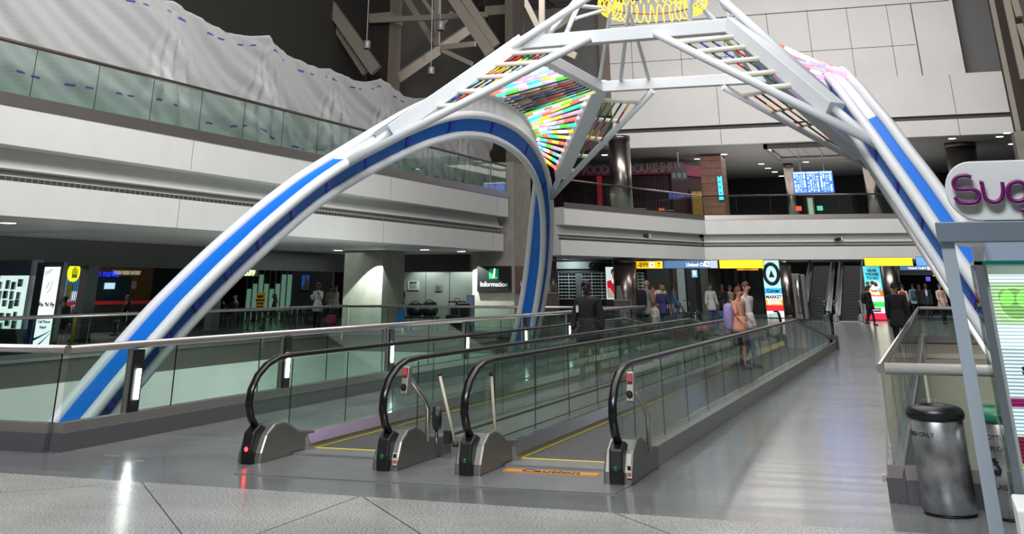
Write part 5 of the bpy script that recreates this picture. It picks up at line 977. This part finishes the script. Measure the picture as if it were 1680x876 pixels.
area('rear_hall_light', (-8.5, 80, 3.05), (-8.5, 82, 0), 5, 120, (.9, 1, 1), 3); area('corridor_light', (0.6, 84, 3.05), (.6, 86, 0), 3, 200, (.92, .98, 1), 12)
m = MB(); xa, xb_ = onY(1472, 470, 96).x, onY(1545, 470, 96).x; m.box((xa, 96, 0), (xb_+1.5, 96.3, 3.1)); m.box((xa-.2, 80, 0), (xa, 96, 3.1)); m.box((xa-.1, 89.9, 2.35), (xb_+1.5, 90, 2.75), 1); struct(m, 'wall_corridor', [DWALL, mat('corridor_lintel', '#7c8a84', .5)])
# ================================================================== ESCALATORS
ESCS = mat('escalator_steel', '#8f918f', .3, 1.)
def escal(lab, px0, px1):
    Y0 = 68.5; xa, xb_ = onY(px0, 500, Y0).x, onY(px1, 500, Y0).x; t = thing('escalator', lab, 'escalator', ((xa+xb_)/2, Y0, 0), 'pair of escalators'); sl = .34; zt = lambda y: max(0, (y-Y0-1.)*sl)
    MB().box((xa+.3, Y0-.6, 0), (xb_-.3, Y0+.3, .03)).build('landing_plate', BRUSH, t)
    for k_ in range(21):
        y = Y0+.3+k_*.42; z = zt(y+.42)+.03; m = MB(); m.box((xa+.32, y, max(0, z-.3)), (xb_-.32, y+.43, z)); m.box((xa+.32, y-.004, z-.03), (xb_-.32, y, z), 1); m.build('step', [mat('step_black', '#0e0e10', .5), mat('step_edge', '#3a3a3c', .4, .6)], t)
    for x, s_ in ((xa, 1), (xb_, -1)):
        m = MB(); ya, yb = Y0-.5, Y0+8.9; m.prism([(x, ya, 0), (x, yb, 0), (x, yb, zt(yb)+.28), (x, Y0+1, .28), (x, ya, .28)], (s_*.3, 0, 0)); b_ = m.build('balustrade_base', ESCS, t)
        m = MB(); m.prism([(x+s_*.14, ya-.3, .28), (x+s_*.14, Y0+1, .28), (x+s_*.14, yb, zt(yb)+.28), (x+s_*.14, yb, zt(yb)+.5), (x+s_*.14, Y0+1, .92), (x+s_*.14, ya-.2, .92)], (s_*.02, 0, 0)); m.build('glass_panel', GLASS, b_)
        pts = [(yb, zt(yb)+.52), (Y0+1, .96), (ya, .96), (ya-.25, .9), (ya-.38, .7), (ya-.3, .45), (ya-.05, .3)]; m = MB(); sweep_yz(m, x+s_*.15, pts, .1, .06); m.build('handrail', RUBBER, b_)
        MB().box((x+s_*.05, ya-.2, 0), (x+s_*.25, ya+.2, .35)).build('newel_base', ESCS, b_, bevel=.03)
escal('left escalator of the pair rising under the rear gallery', 1309, 1359); escal('right escalator of the pair, nearer the sandwich totem', 1365, 1416)
x0, x1, z0, z1 = dims(1301, 449, 1323, 524, 66.5); t = thing('steel_cabinet', 'upright grey steel cabinet standing at the left escalator', 'cabinet', ((x0+x1)/2, 66.5, 0)); MB().box((x0, 66.5, .12), (x1-.25, 67, z1)).build('body', STAIND, t, bevel=.04); MB().box((x1-.22, 66.6, .12), (x1, 67, z1-.03)).build('side_panel', mat('panel_grey', '#5a5c60', .4), t, bevel=.04); MB().box((x0+.1, 66.6, 0), (x1-.1, 66.95, .12)).build('plinth', DARK, t); MB().tube([(x0+.3, 66.46, .4), (x0+.3, 66.46, z1-.3)], .1, 12).build('front_tube', ESCS, t)
# ================================================================== UPPER LEVEL AT THE BACK
Yd = 84; d_ = lambda px, py: onY(px, py, Yd); PINK = mat('shop_plum', '#7a2440', .6)
t = thing('doughnut_shop', 'plum coloured doughnut shop front with dark outlined lettering on the upper level', 'shop front', (d_(1000, 340).x, Yd, 5.43)); z0, z1 = d_(1000, 288).z, d_(1000, 270).z
xa, xb_ = d_(903, 300).x, d_(1098, 300).x; MB().box((xa, Yd, z0), (xb_, Yd+.3, z1)).build('fascia', PINK, t); MB().box((xa, Yd+.6, 5.43), (xb_, Yd+.8, z1)).build('inner_wall', mat('plum_dark', '#35141f', .7), t)
m = MB()
for i in range(40): x = xa+(xb_-xa)*i/40; m.box((x, Yd+.3, 5.43), (x+.04, Yd+.34, z0))
m.build('closed_grille', mat('bar_dark', '#3a3436', .5), t)
MB().bar((xb_, Yd+.15, (z0+z1)/2), (xb_+1.8, Yd+4, (z0+z1)/2), .3, z1-z0).build('side_fascia', PINK, t); MB().bar((xb_, Yd+.4, (5.43+z0)/2), (xb_+1.8, Yd+4.2, (5.43+z0)/2), .2, z0-5.43).build('side_wall', mat('plum_dark', '#35141f', .7), t)
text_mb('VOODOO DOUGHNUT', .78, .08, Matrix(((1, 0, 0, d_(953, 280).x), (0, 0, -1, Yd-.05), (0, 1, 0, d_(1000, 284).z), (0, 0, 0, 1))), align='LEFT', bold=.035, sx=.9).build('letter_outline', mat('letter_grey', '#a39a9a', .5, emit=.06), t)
text_mb('VOODOO DOUGHNUT', .78, .02, Matrix(((1, 0, 0, d_(953, 280).x), (0, 0, -1, Yd-.13), (0, 1, 0, d_(1000, 284).z), (0, 0, 0, 1))), align='LEFT', bold=-.004, sx=.9).build('lettering', mat('letter_dark', '#171214', .6), t)
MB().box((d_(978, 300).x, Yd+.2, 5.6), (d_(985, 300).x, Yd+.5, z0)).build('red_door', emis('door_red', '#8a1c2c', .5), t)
x0, x1, z0, z1 = dims(1101, 276, 1127, 296, 80); t = thing('menu_board', 'dark hanging menu board at the corner of the doughnut shop', 'sign', (x0, 80, z0)); MB().box((x0, 80, z0), (x1, 80.1, z1)).build('board', BLACK, t); m = MB()
for i in range(3): m.box((x0+.08+(x1-x0)*i/3, 79.985, z0+.15), (x0+(x1-x0)*(i+.85)/3, 80, z1-.3))
m.build('menu_print', mat('print_grey', '#3c4044', .5), t); MB().box(((x0+x1)/2-.04, 80.03, z1), ((x0+x1)/2+.04, 80.07, 10.05)).build('hanger', DARK, t)
x0, x1 = onY(1152, 310, 83).x, onY(1187, 310, 83).x; t = thing('wood_column', 'square column clad in brown wood planks on the upper level', 'column', (x0, 83, 5.43)); m = MB(); m.box((x0, 83, 5.43), (x1, 85, 10.04))
m.build('plank_cladding', [mat('plank_brown', '#5a3320', .5, noise=.3, nscale=3)], t)
m = MB()
for i in range(9): z = 5.6+i*.5; m.box((x0-.012, 82.985, z), (x1+.012, 85.01, z+.03))
m.build('plank_joint', DARK, t)
x0, x1, z0, z1 = dims(1178.5, 289, 1186, 328, 82.9); t = thing('lit_screen', 'tall narrow cyan lit screen on the wood column', 'screen', (x0, 82.9, z0)); MB().box((x0-.04, 82.86, z0-.04), (x1+.04, 82.97, z1+.04)).build('casing', BLACK, t); MB().box((x0, 82.84, z0), (x1, 82.86, z1)).build('screen_face', emis('screen_cyan', '#38b4e8', 1.1), t); m = MB()
for i in range(5): m.box((x0+.08, 82.83, z0+.4+.35*i), (x1-.12, 82.841, z0+.5+.35*i))
m.build('screen_text', mat('screen_ink', '#0c5a86', .5), t)
x0, x1, z0, z1 = dims(1136, 314, 1152, 356, 86); t = thing('lit_wall_panel', 'amber lit stone wall panel left of the wood column on the upper level', 'panel', (x0, 86, 5.43)); MB().box((x0, 86, 5.43), (x1, 86.2, z1)).build('stone_face', mat('amber_stone', '#b08a48', .7, noise=.3, nscale=4), t); MB().box((x0-.1, 86.2, 5.43), (x1+.1, 86.35, z1+.2)).build('backing', DARK, t)
spot('amber_panel_light', ((x0+x1)/2, 85, 9.9), ((x0+x1)/2, 86, 6), 160, 50, (1, .75, .35), .08)
gt = 'small round tables on the upper level'
for px, Y, lb in ((962, 72.6, 'left of the steel column'), (990, 75, 'just left of the steel column, farther in'), (1092, 79.5, 'right of the steel column by the shop grille'), (1047, 77, 'directly right of the steel column')):
    x = onY(px, 330, Y).x; t = table('dark round table on the upper level, '+lb, x, Y, gt, mat('table_pale', '#8f8f8a', .3), .78, .5); t.location.z = 5.445; t['group'] = gt
for px, Y, zz, c_, lb in ((946, 79, 6.1, '#d84848', 'glowing red till screen at the far left of the upper level'), (971, 80.5, 6.0, '#f0a090', 'glowing pink till screen between the tables on the upper level'), (1085, 82.6, 6.25, '#c85028', 'small glowing orange screen in the doughnut shop'), (1310, 86, 6.4, '#e84838', 'small red lit screen behind the rear gallery glass'), (1345, 88, 6.5, '#58c8a0', 'small green lit screen behind the rear gallery glass')):
    p = onY(px, 340, Y); t = thing('till_screen', lb, 'screen', (p.x, Y, 5.43)); MB().box((p.x-.2, Y, zz), (p.x+.2, Y+.04, zz+.3)).build('screen_face', emis('till_'+c_[1:], c_, .7), t); MB().box((p.x-.22, Y+.04, zz-.02), (p.x+.22, Y+.09, zz+.32)).build('casing', BLACK, t); MB().box((p.x-.04, Y+.05, 5.43), (p.x+.04, Y+.08, zz)).build('stand', DARK, t)
x0, x1, z0, z1 = dims(1326, 325, 1334, 352, 84); t = thing('lit_doorway_panel', 'small pale lit door panel behind the rear gallery glass, below the departures screen', 'panel', (x0, 84, 5.43)); MB().box((x0, 84, 5.5), (x1, 84.05, z1)).build('door_face', emis('door_pale', '#8a9a84', .35), t); MB().box((x0-.1, 84.05, 5.43), (x1+.1, 84.15, z1+.1)).build('frame', DARK, t)
# ================================================================== PEOPLE
def skin(verts, edges, radii, sub=1):
    me = bpy.data.meshes.new('s'); me.from_pydata(verts, edges, []); ob = bpy.data.objects.new('s', me); COL.objects.link(ob)
    md = ob.modifiers.new('k', 'SKIN'); md.use_smooth_shade = True
    lay = me.skin_vertices[0].data if me.skin_vertices else None
    if lay is None: bpy.context.view_layer.objects.active = ob; lay = me.skin_vertices[0].data
    for i, r in enumerate(radii): lay[i].radius = r if hasattr(r, '__len__') else (r, r); lay[i].use_root = i == 0
    ss = ob.modifiers.new('u', 'SUBSURF'); ss.levels = sub; ss.render_levels = sub
    dg = bpy.context.evaluated_depsgraph_get(); dg.update(); ev = ob.evaluated_get(dg); m = ev.to_mesh(); mb = MB(); mb.add([v.co.copy() for v in m.vertices], [list(p.vertices) for p in m.polygons], 0, True)
    ev.to_mesh_clear(); bpy.data.objects.remove(ob); bpy.data.meshes.remove(me); return mb
def dirv(pitch, out, s):
    """unit vector of a limb hanging down, swung forward (-y) by pitch degrees and outward by out degrees"""
    a, b = radians(pitch), radians(out); return Vector((s*sin(b), -sin(a)*cos(b), -cos(a)*cos(b)))
class Fig:
    def __init__(s): s.v = []; s.e = []; s.r = []
    def pt(s, p, r, par=None):
        s.v.append(tuple(p)); s.r.append(r)
        if par is not None: s.e.append((par, len(s.v)-1))
        return len(s.v)-1
CLO = {}
def cloth(c, rough=.85): return mat('cloth_'+c[1:], c, rough, noise=.08, nscale=25)
def person(label, x, y, face=0, h=1.75, top='#15161a', bottom='#1b1d22', hair='#14100e', skinc='#8a5f48', armL=((4, 9), (18, 2)), armR=((4, 9), (18, 2)), legL=(0, 0), legR=(0, 0), sit=0, long_hair=0, sleeves=1, hem='trousers', width=1., head=(0, 0), shoes='#161616', open_front=None, hood=0, z=0., group=None, detail=0):
    """face: heading in degrees, 0 looks towards the photographer; arms: (pitch, out) of upper arm and forearm; legs: (thigh pitch, shin pitch)"""
    k = h/1.75; W = width; pz = .93 if not sit else .52
    def parts(rb, want):
        f = Fig(); D = {}
        P0 = Vector((0, 0, pz)); i0 = f.pt(P0, .125*W+rb)
        D['pel'] = (i0, P0)
        if 'torso' in want:
            a = f.pt(P0+Vector((0, .0, .17)), .122*W+rb, i0); b = f.pt(P0+Vector((0, .01, .36)), .14*W+rb, a); c = f.pt(P0+Vector((0, .015, .49)), .105*W+rb, b)
            if 'head' in want:
                n = f.pt(P0+Vector((0, .005, .56)), .058, c); q = Vector((sin(radians(head[0]))*.02, -.015-.05*sin(radians(head[1])), 0))
                n2 = f.pt(P0+Vector((0, -.003, .615)), .056, n); j = f.pt(P0+Vector((0, -.02, .665))+q*.6, .075, n2); cr = f.pt(P0+Vector((0, -.012, .735))+q, .088, j); f.pt(P0+Vector((0, -.004, .79))+q, .068, cr)
                D['head'] = P0+Vector((0, -.012, .725))+q
            elif 'collar' in want: f.pt(P0+Vector((0, .01, .55)), .068+rb*.5, c); 0
            for s, A in ((-1, armL), (1, armR)):
                sh = P0+Vector((s*.175*W, .01, .475)); i1 = f.pt(sh, .062*W+rb, c); u = dirv(A[0][0], A[0][1], s); el = sh+u*.285; i2 = f.pt(lerp(sh, el, .5), .049*W+rb, i1); i3 = f.pt(el, .04+rb, i2)
                fd = dirv(A[1][0], A[1][1], s); wr = el+fd*.25
                if 'fore' in want:
                    i4 = f.pt(lerp(el, wr, .45), .037+rb, i3); i5 = f.pt(wr-(fd*.015 if rb else fd*0), .026+rb, i4); D['w'+str(s)] = (i5, wr, fd)
                    if 'hand' in want:
                        pm = wr+fd*.055; ip = f.pt(pm, .03, i5); kn = wr+fd*.095; side = fd.cross(Vector((s, 0, .01))).normalized()
                        for q_, ln in ((-.028, .062), (-.0095, .075), (.0095, .072), (.028, .055)):
                            b0 = kn+side*q_; i_ = f.pt(b0, .0105, ip); cu = (fd+Vector((-s*.35, 0, 0))).normalized(); i_ = f.pt(b0+cu*ln*.55, .0095, i_); f.pt(b0+cu*ln*.55+(cu+Vector((-s*.5, 0, 0))).normalized()*ln*.5, .008, i_)
                        tb_ = wr+fd*.03+side*-.03; i_ = f.pt(tb_, .012, ip); f.pt(tb_+(fd+side*-.6).normalized()*.05, .0095, i_)
                    D['hand'+str(s)] = wr+fd*.1
        if 'legs' in want:
            for s, Lg in ((-1, legL), (1, legR)):
                hp = P0+Vector((s*.088*W, 0, -.05)); i1 = f.pt(hp, .08*W+rb, i0); th = dirv(Lg[0] if not sit else 84, 2, s); kn = hp+th*.42; i2 = f.pt(lerp(hp, kn, .5), .074*W+rb, i1); i3 = f.pt(kn, .055+rb, i2)
                sh_ = dirv(Lg[1] if not sit else -4+Lg[1], 0, s); an = kn+sh_*(.39 if not sit else .40); D['an'+str(s)] = an; D['kn'+str(s)] = kn
                if 'shin' in want:
                    i4 = f.pt(lerp(kn, an, .35), .052+rb, i3); i5 = f.pt(lerp(kn, an, .94 if rb else 1), .036+rb*1.3, i4)
                    if 'foot' in want: f.pt(an+Vector((0, -.1, -.045)), .034, i5)
        return f, D
    def mk(rb, want):
        f, D = parts(rb, want); mb = skin(f.v, f.e, f.r)
        for v in mb.v:      # flatten the trunk front to back
            if abs(v.x) < .24*W and pz-.02 < v.z < pz+.52 and (armL[0][0] < 60 or abs(v.y) < .16): v.y *= .74
        mb.v = [v*k for v in mb.v]; return mb, D
    b, D = mk(-.01, ('torso', 'head', 'fore', 'hand', 'legs', 'shin', 'foot'))
    hd = D['head']*k
    ax = lambda p: Vector(p)*k
    b.ball(hd+ax((0, -.098, -.012)), (.016*k, .024*k, .026*k), 0, 8, 6)          # nose
    for s in (-1, 1): b.ball(hd+ax((s*.086, .006, -.01)), (.014*k, .024*k, .036*k), 0, 8, 6)    # ears
    SK = mat('skin_'+skinc[1:], skinc, .55)
    o = b.build('person', [SK], origin=(0, 0, 0)); tag(o, label, 'person', group)
    WLOC[o.name] = Vector()
    for s in (-1, 1): MB().ball(hd+ax((s*.032, -.084, .012)), (.012*k, .008*k, .008*k), 0, 8, 6).build('eye', mat('eye_dark', '#120d0b', .3), o)
    MB().ball(hd+ax((0, -.083, -.055)), (.024*k, .009*k, .007*k), 0, 8, 6).build('mouth', mat('lip_'+skinc[1:], '#6e4038', .6), o)
    # hair: a shell over the back and top of the skull
    m = MB(); R_ = Vector((.098, .108, .115))*k; n, mm_ = 18, 9; ring = []
    for i in range(mm_+1):
        t = (pi*.56)*i/mm_; row = []
        for q_ in range(n):
            a = 2*pi*q_/n; fr = max(0, -sin(a)); tt = t*(1-.42*fr**1.5); row.append(hd+Vector((R_.x*sin(tt)*cos(a), R_.y*sin(tt)*sin(a)+.008*k, R_.z*cos(tt)+.012*k)))
        ring.append(row)
    if hair:
        m.loft(ring, 0, True, False)
        if long_hair: m.loft([[hd+ax((.092*cos(a), .03+.075*abs(sin(a))*(1 if sin(a) > 0 else .25)+.02*i, .03-.075*i)) for a in [2*pi*j/14 for j in range(14)]] for i in range(long_hair)], 0)
        m.build('hair' if not hood else 'hood', mat('hair_'+hair[1:], hair, .7), o)
    want = ('torso', 'collar', 'fore') if sleeves == 1 else ('torso', 'collar')
    t_, _ = mk(.03, want)
    if not sit:
        lw = -.21 if sleeves == 1 else -.13
        t_.loft([[ax((r_*W*cos(a), r_*(.92 if zz < .1 else .8)*sin(a)+.005, pz+zz)) for a in [2*pi*j/20 for j in range(20)]] for zz, r_ in ((lw, .222 if sleeves == 1 else .203), (lw+.08, .215 if sleeves == 1 else .2), (0., .188), (.12, .168), (.2, .15))])
    sh = t_.build('jacket' if sleeves == 1 else 'shirt', cloth(top), o)
    if open_front:
        m = MB(); m.ball(ax((0, -.1, pz+.36)), (.06*k, .035*k, .17*k), 0, 10, 8); m.build('shirt_front', cloth(open_front), o)
    if hem == 'trousers': 
        t_, _ = mk(.016, ('legs', 'shin'))
        for v in t_.v:
            q = (v.x/(.2*W*k))**2+(v.y/(.135*k))**2
            if not sit and v.z > (pz-.16)*k and q > 1: v.x /= q**.5; v.y /= q**.5
        t_.build('trousers', cloth(bottom), o)
    elif hem == 'shorts': t_, _ = mk(.02, ('legs',)); t_.build('shorts', cloth(bottom), o)
    else: m = MB(); m.loft([[ax((r_*cos(a), r_*.75*sin(a), zz)) for a in [2*pi*j/18 for j in range(18)]] for r_, zz in ((.24, pz-.42), (.2, pz-.2), (.155, pz+.08))]); m.build('skirt', cloth(bottom), o)
    for s in (-1, 1):
        an = D['an'+str(s)]; m = MB(); m.loft([[ax((an.x+.043*f*cos(a), an.y+yy, an.z-.075+max(0, .045*hh*(1+sin(a))))) for a in [2*pi*j/12 for j in range(12)]] for yy, f, hh in ((.07, .75, .9), (.05, 1, 1.3), (-.03, 1.05, 1.1), (-.12, 1.1, .75), (-.17, .6, .5))]); m.build('shoe', cloth(shoes, .5), o)
    lo = min((D['an-1'].z, D['an1'].z))*k-.078*k
    o.location = (x, y, z-lo if not sit else z-(min(D['an-1'].z, D['an1'].z)-.078)*k); o.rotation_euler.z = radians(face)
    return o, D, k
def bag_on(o, lab, name, cat, col, off, size, k=1.):
    """a rucksack or shoulder bag worn on the back: its own thing, placed by the wearer's heading"""
    c, s = cos(o.rotation_euler.z), sin(o.rotation_euler.z); p = Vector(off)*k; q = Vector((o.location.x+c*p.x-s*p.y, o.location.y+s*p.x+c*p.y, o.location.z+p.z)); t = thing(name, lab, cat, q); t.rotation_euler.z = o.rotation_euler.z
    w_, d_, h_ = size; WLOC[t.name] = Vector(); m = MB(); m.loft([[(w_/2*f*sg(cos(a)), d_/2*f*sg(sin(a)), zz*h_) for a in [2*pi*(j+.5)/16 for j in range(16)]] for zz, f in ((-.5, .8), (-.42, 1), (.3, 1), (.44, .85), (.5, .45))]); m.build('bag_body', cloth(col), t)
    MB().box((-w_*.34, d_*.42, -h_*.36), (w_*.34, d_*.62, h_*.05)).build('front_pocket', cloth(col), t, bevel=.02); MB().tube([(-.04, 0, h_*.48), (-.03, 0, h_*.56), (.03, 0, h_*.56), (.04, 0, h_*.48)], .008, 6).build('handle', DARK, t); return t
def sg(v): return (abs(v)**.55)*(1 if v > 0 else -1)
# on the left walkway, coming towards us
P1, _, _ = person('large man in black jacket and khaki trousers walking along the left moving walkway', onY(964, 500, 23.4).x, 23.4, -14, 1.77, '#070708', '#7d6e4e', '#0a0808', '#2c1b15', width=1.2, legL=(10, -4), legR=(-6, -16), armL=((6, 16), (16, 4)), armR=((-4, 14), (10, 2)), z=.035, head=(0, 14))
p = Vector((P1.location.x, P1.location.y, 0)); c_, s_ = cos(radians(-14)), sin(radians(-14)); q = Vector((p.x+c_*-.12+s_*.2, p.y+s_*-.12-c_*.2, 1.33)); t = thing('id_badge', 'small pale badge clipped to the chest of the man in black', 'badge', q); MB().box(q+Vector((-.025, -.012, -.06)), q+Vector((.025, -.004, .06))).build('card', mat('badge_pale', '#a8bcc0', .4), t); MB().box(q+Vector((-.01, -.014, .05)), q+Vector((.01, -.002, .08))).build('clip', STAIN, t)
# pair on the right walkway
x = onY(1223, 480, 29.6).x; M2, _, _ = person('man in white T-shirt and jeans walking beside the purple rucksack on the right walkway', x, 29.6, 62, 1.78, '#c9c6c2', '#5b6f8c', '#4a3020', '#b98a72', sleeves=0, legL=(20, 4), legR=(-16, -32), armL=((12, 8), (60, 0)), armR=((-14, 8), (10, 0)), z=.035)
x = onY(1210, 480, 29.).x; W2, _, k_ = person('woman in dark patterned dress walking on the right walkway with a lilac rucksack', x, 29.0, 62, 1.66, '#c48a70', '#2a2a30', '#5a2f20', '#b98068', sleeves=0, long_hair=4, hem='skirt', legL=(16, 0), legR=(-12, -26), armL=((20, 6), (62, 0)), armR=((-10, 6), (8, 0)), z=.035)
bag_on(W2, 'large lilac rucksack on the back of the woman on the right walkway', 'rucksack', 'rucksack', '#8d7fb0', (0, .27, 1.12), (.34, .22, .55), k_)
# right hand aisle
M3, _, _ = person('man in dark jacket with white piping, seen from behind in the right aisle', onY(1473, 500, 35).x-.03, 35, 172, 1.78, '#0e1014', '#0d0e12', '#15110e', '#7a5240', width=1.12, armL=((2, 13), (10, 4)), armR=((2, 13), (14, 2)), legL=(4, -2), legR=(-4, -8))
m = MB()
W4, _, k_ = person('woman in black with a dark rucksack walking left past the sandwich totem', onY(1428, 510, 62.5).x, 62.5, 70, 1.72, '#0d0d10', '#14161e', '#120e0c', '#8a6050', long_hair=3, legL=(22, 2), legR=(-18, -30), armL=((30, 6), (50, 0))); bag_on(W4, 'dark rucksack on the woman passing the sandwich totem', 'rucksack', 'rucksack', '#16181c', (0, .26, 1.2), (.3, .18, .46), k_)
# crowd left of the ring totem
cr = lambda px, Y: onY(px, 500, Y).x
A1, _, k_ = person('bald man with a big black rucksack and khaki trousers, left of the crowd', cr(1062, 45), 45, 150, 1.86, '#6f7470', '#5c4e3a', '#8a7a68', '#9a7058', armL=((10, 8), (40, 0)), armR=((10, 8), (30, 0))); bag_on(A1, 'big black rucksack on the bald man at the left of the crowd', 'rucksack', 'rucksack', '#0d0f14', (0, .29, 1.22), (.4, .24, .58), k_)
person('woman in an orange top standing behind the bald man in the crowd', cr(1072, 47), 47, 40, 1.68, '#a8582c', '#1c1c22', '#5a2c18', '#a87860', long_hair=3)
person('small child in white and patterned clothes beside the bald man in the crowd', cr(1074, 43.2), 43.2, 150, 1.2, '#a8a49c', '#8d8578', '#4a2c1c', '#b08468', long_hair=2)
A4, _, _ = person('woman in a navy T-shirt with white print, seen from behind in the crowd', cr(1088, 44), 44, 165, 1.72, '#2b2a58', '#17181c', '#7a5a34', '#b08468', sleeves=0, long_hair=2, hem='shorts', armR=((-4, 10), (60, 4)), width=1.1)
p = Vector((A4.location.x, A4.location.y+.0, 0)); 
person('man in a dark cap standing beyond the woman in navy', cr(1084, 49), 49, 20, 1.84, '#b9b0a4', '#22242a', '#2a1c14', '#6a4634', armL=((16, 8), (80, 0)), armR=((16, 8), (84, 0)))
person('tall man in blue with a shoulder bag at the right of the crowd', cr(1107, 46), 46, 100, 1.82, '#3f5468', '#2a3038', '#15100e', '#5a3c2e', armL=((14, 8), (40, 0)), armR=((10, 8), (60, 0)))
def suitcase(lab, x, y, col, h=.62, rz=0):
    t = thing('suitcase', lab, 'suitcase', (x, y, 0)); MB().box((x-.21, y-.13, .06), (x+.21, y+.13, h)).build('shell', cloth(col, .5), t, bevel=.04)
    for sx in (-1, 1):
        MB().tube([(x+sx*.16, y-.09, .035), (x+sx*.16, y-.06, .035)], .035, 10).build('wheel', RUBBER, t); MB().tube([(x+sx*.09, y+.09, h), (x+sx*.09, y+.09, h+.38)], .009, 6).build('handle_rod', STAIN, t)
    MB().tube([(x-.11, y+.09, h+.38), (x+.11, y+.09, h+.38)], .016, 8).build('grip', BLACK, t); return t
suitcase('navy upright suitcase among the crowd, left of the green bag', cr(1098, 43.4), 43.4, '#1a2440', .78); suitcase('green round-topped travel bag on wheels in the crowd', cr(1110, 44.2), 44.2, '#1f6a48', .66); suitcase('red suitcase low behind the walkway glass at the right of the crowd', cr(1114, 42.2), 42.2, '#c01c3a', .5); suitcase('black suitcase at the right edge of the crowd', cr(1126, 47.5), 47.5, '#121318', .82)
person('young man in a white shirt with shoulder straps and jeans striding with a blue suitcase', cr(1167, 56), 56, 30, 1.78, '#b8b8b8', '#34506e', '#120e0c', '#9a705a', legL=(16, 0), legR=(-14, -24), armL=((12, 14), (20, 6)), armR=((-10, 18), (6, 10)))
suitcase('blue suitcase pulled by the young man in a white shirt', cr(1183, 57), 57, '#1f5f86', .66)
person('man in black holding a phone, right of the young man in white', cr(1187, 58), 58, 10, 1.74, '#121216', '#4a4038', '#100c0a', '#6a4636', armL=((14, 6), (110, -10)), armR=((10, 8), (70, -6)))
person('dark haired woman in black and beige behind the pair on the walkway', cr(1199, 60), 60, 60, 1.7, '#8a7e6c', '#14161a', '#0e0a0a', '#8a6450', long_hair=4)
person('person in dark clothes farthest behind the man in white T-shirt', cr(1214, 64), 64, 0, 1.74, '#1c1e22', '#22242a', '#1a1210', '#8a6450')
# beyond the right aisle
R1, _, k_ = person('walker with a dark red rucksack far down the right aisle', cr(1484, 70), 70, 175, 1.74, '#c8b8a8', '#34405a', '#14100e', '#a87c64', legL=(14, 0), legR=(-10, -22)); bag_on(R1, 'dark red rucksack far down the right aisle', 'rucksack', 'rucksack', '#7a1c24', (0, .25, 1.2), (.34, .2, .5), k_)
R2, _, k_ = person('walker in pale blue with a slate rucksack far down the right aisle', cr(1501.5, 78), 78, 180, 1.78, '#8fb0b8', '#14161c', '#14100e', '#7a5644', legL=(10, 0), legR=(-8, -16)); bag_on(R2, 'slate blue rucksack far down the right aisle', 'rucksack', 'rucksack', '#3f5268', (0, .25, 1.2), (.34, .2, .5), k_)
person('man in black coming forward with a small phone far down the right aisle', cr(1512, 76), 76, 0, 1.76, '#0e0f12', '#101116', '#14100e', '#7a5040', armL=((12, 6), (90, -8)))
person('man in dark blue suit and white shirt far down the right aisle', cr(1523, 74), 74, 0, 1.8, '#15202e', '#1c2836', '#14100e', '#6a4636', open_front='#c9d2d8', legL=(10, -2), legR=(-8, -14))
person('person in pale pink shirt half hidden by the kiosk post', cr(1546, 66), 66, 30, 1.78, '#c0a498', '#17181e', '#2a1c14', '#b08468', legL=(8, 0), legR=(-8, -14), armL=((14, 8), (50, 0)))
# food court
person('man in a white shirt and open dark coat holding a phone to his ear', onY(521, 500, 46.5).x, 46.5, -10, 1.79, '#c4c8c6', '#0e1012', '#100c0a', '#6a4a3a', armL=((20, 16), (150, -18)), armR=((24, 18), (140, -14)))
for lb, px, Y, fc, tp, hr, lh in (('woman in a cream top farthest right beside the concrete column', 551, 55, -40, '#b8b4a8', '#7a3c20', 3), ('woman with dark hair in white behind the man on the phone', 541, 56.5, 20, '#a8aca4', '#1c1210', 3)): person(lb, onY(px, 500, Y).x, Y, fc, 1.68, tp, '#1c1e22', hr, '#b08468', long_hair=lh, armL=((10, 8), (60, 0)))
suitcase('bright pink suitcase beside the women at the concrete column', onY(543, 520, 54).x, 54, '#d01c70', .45)
person('man in a dark sleeveless top standing in shadow at the restroom wall', onY(656, 500, 58.5).x, 58.5, 20, 1.76, '#20211f', '#1a1b1d', '#100c0a', '#6a4636', sleeves=0)
for lb, x, y, fc, tp, hr, sk, kw in (('person in grey jacket seated at left of the pair by the grey post', *PAIR[0], 250, '#4a4c4e', '#0e0c0b', '#7a5644', dict(armR=((50, 6), (80, 0)))), ('second seated person of the pair in white and red', *PAIR[1], 70, '#b8a8a0', '#0e0c0b', '#8a6450', {}), ('dark figure seated at the red topped counter, left of the arch', *DK, 270, '#101012', '#0c0a0a', '#5a4034', dict(long_hair=4)), ('bald man in black seated, raising his hand, left of the easel sign', *BALD, 270, '#0d0e10', None, '#9a7058', dict(armR=((50, 8), (130, 0)), armL=((60, 6), (86, 0)))), ('hooded person in black seated right of the yellow easel sign', *HOOD, 300, '#0a0b0e', '#0a0b0e', '#4a342a', dict(long_hair=5, hood=1))):
    person(lb, x, y, fc, 1.74, tp, '#14161a', hr, sk, sit=1, legL=(0, 8), legR=(0, 0), **kw)
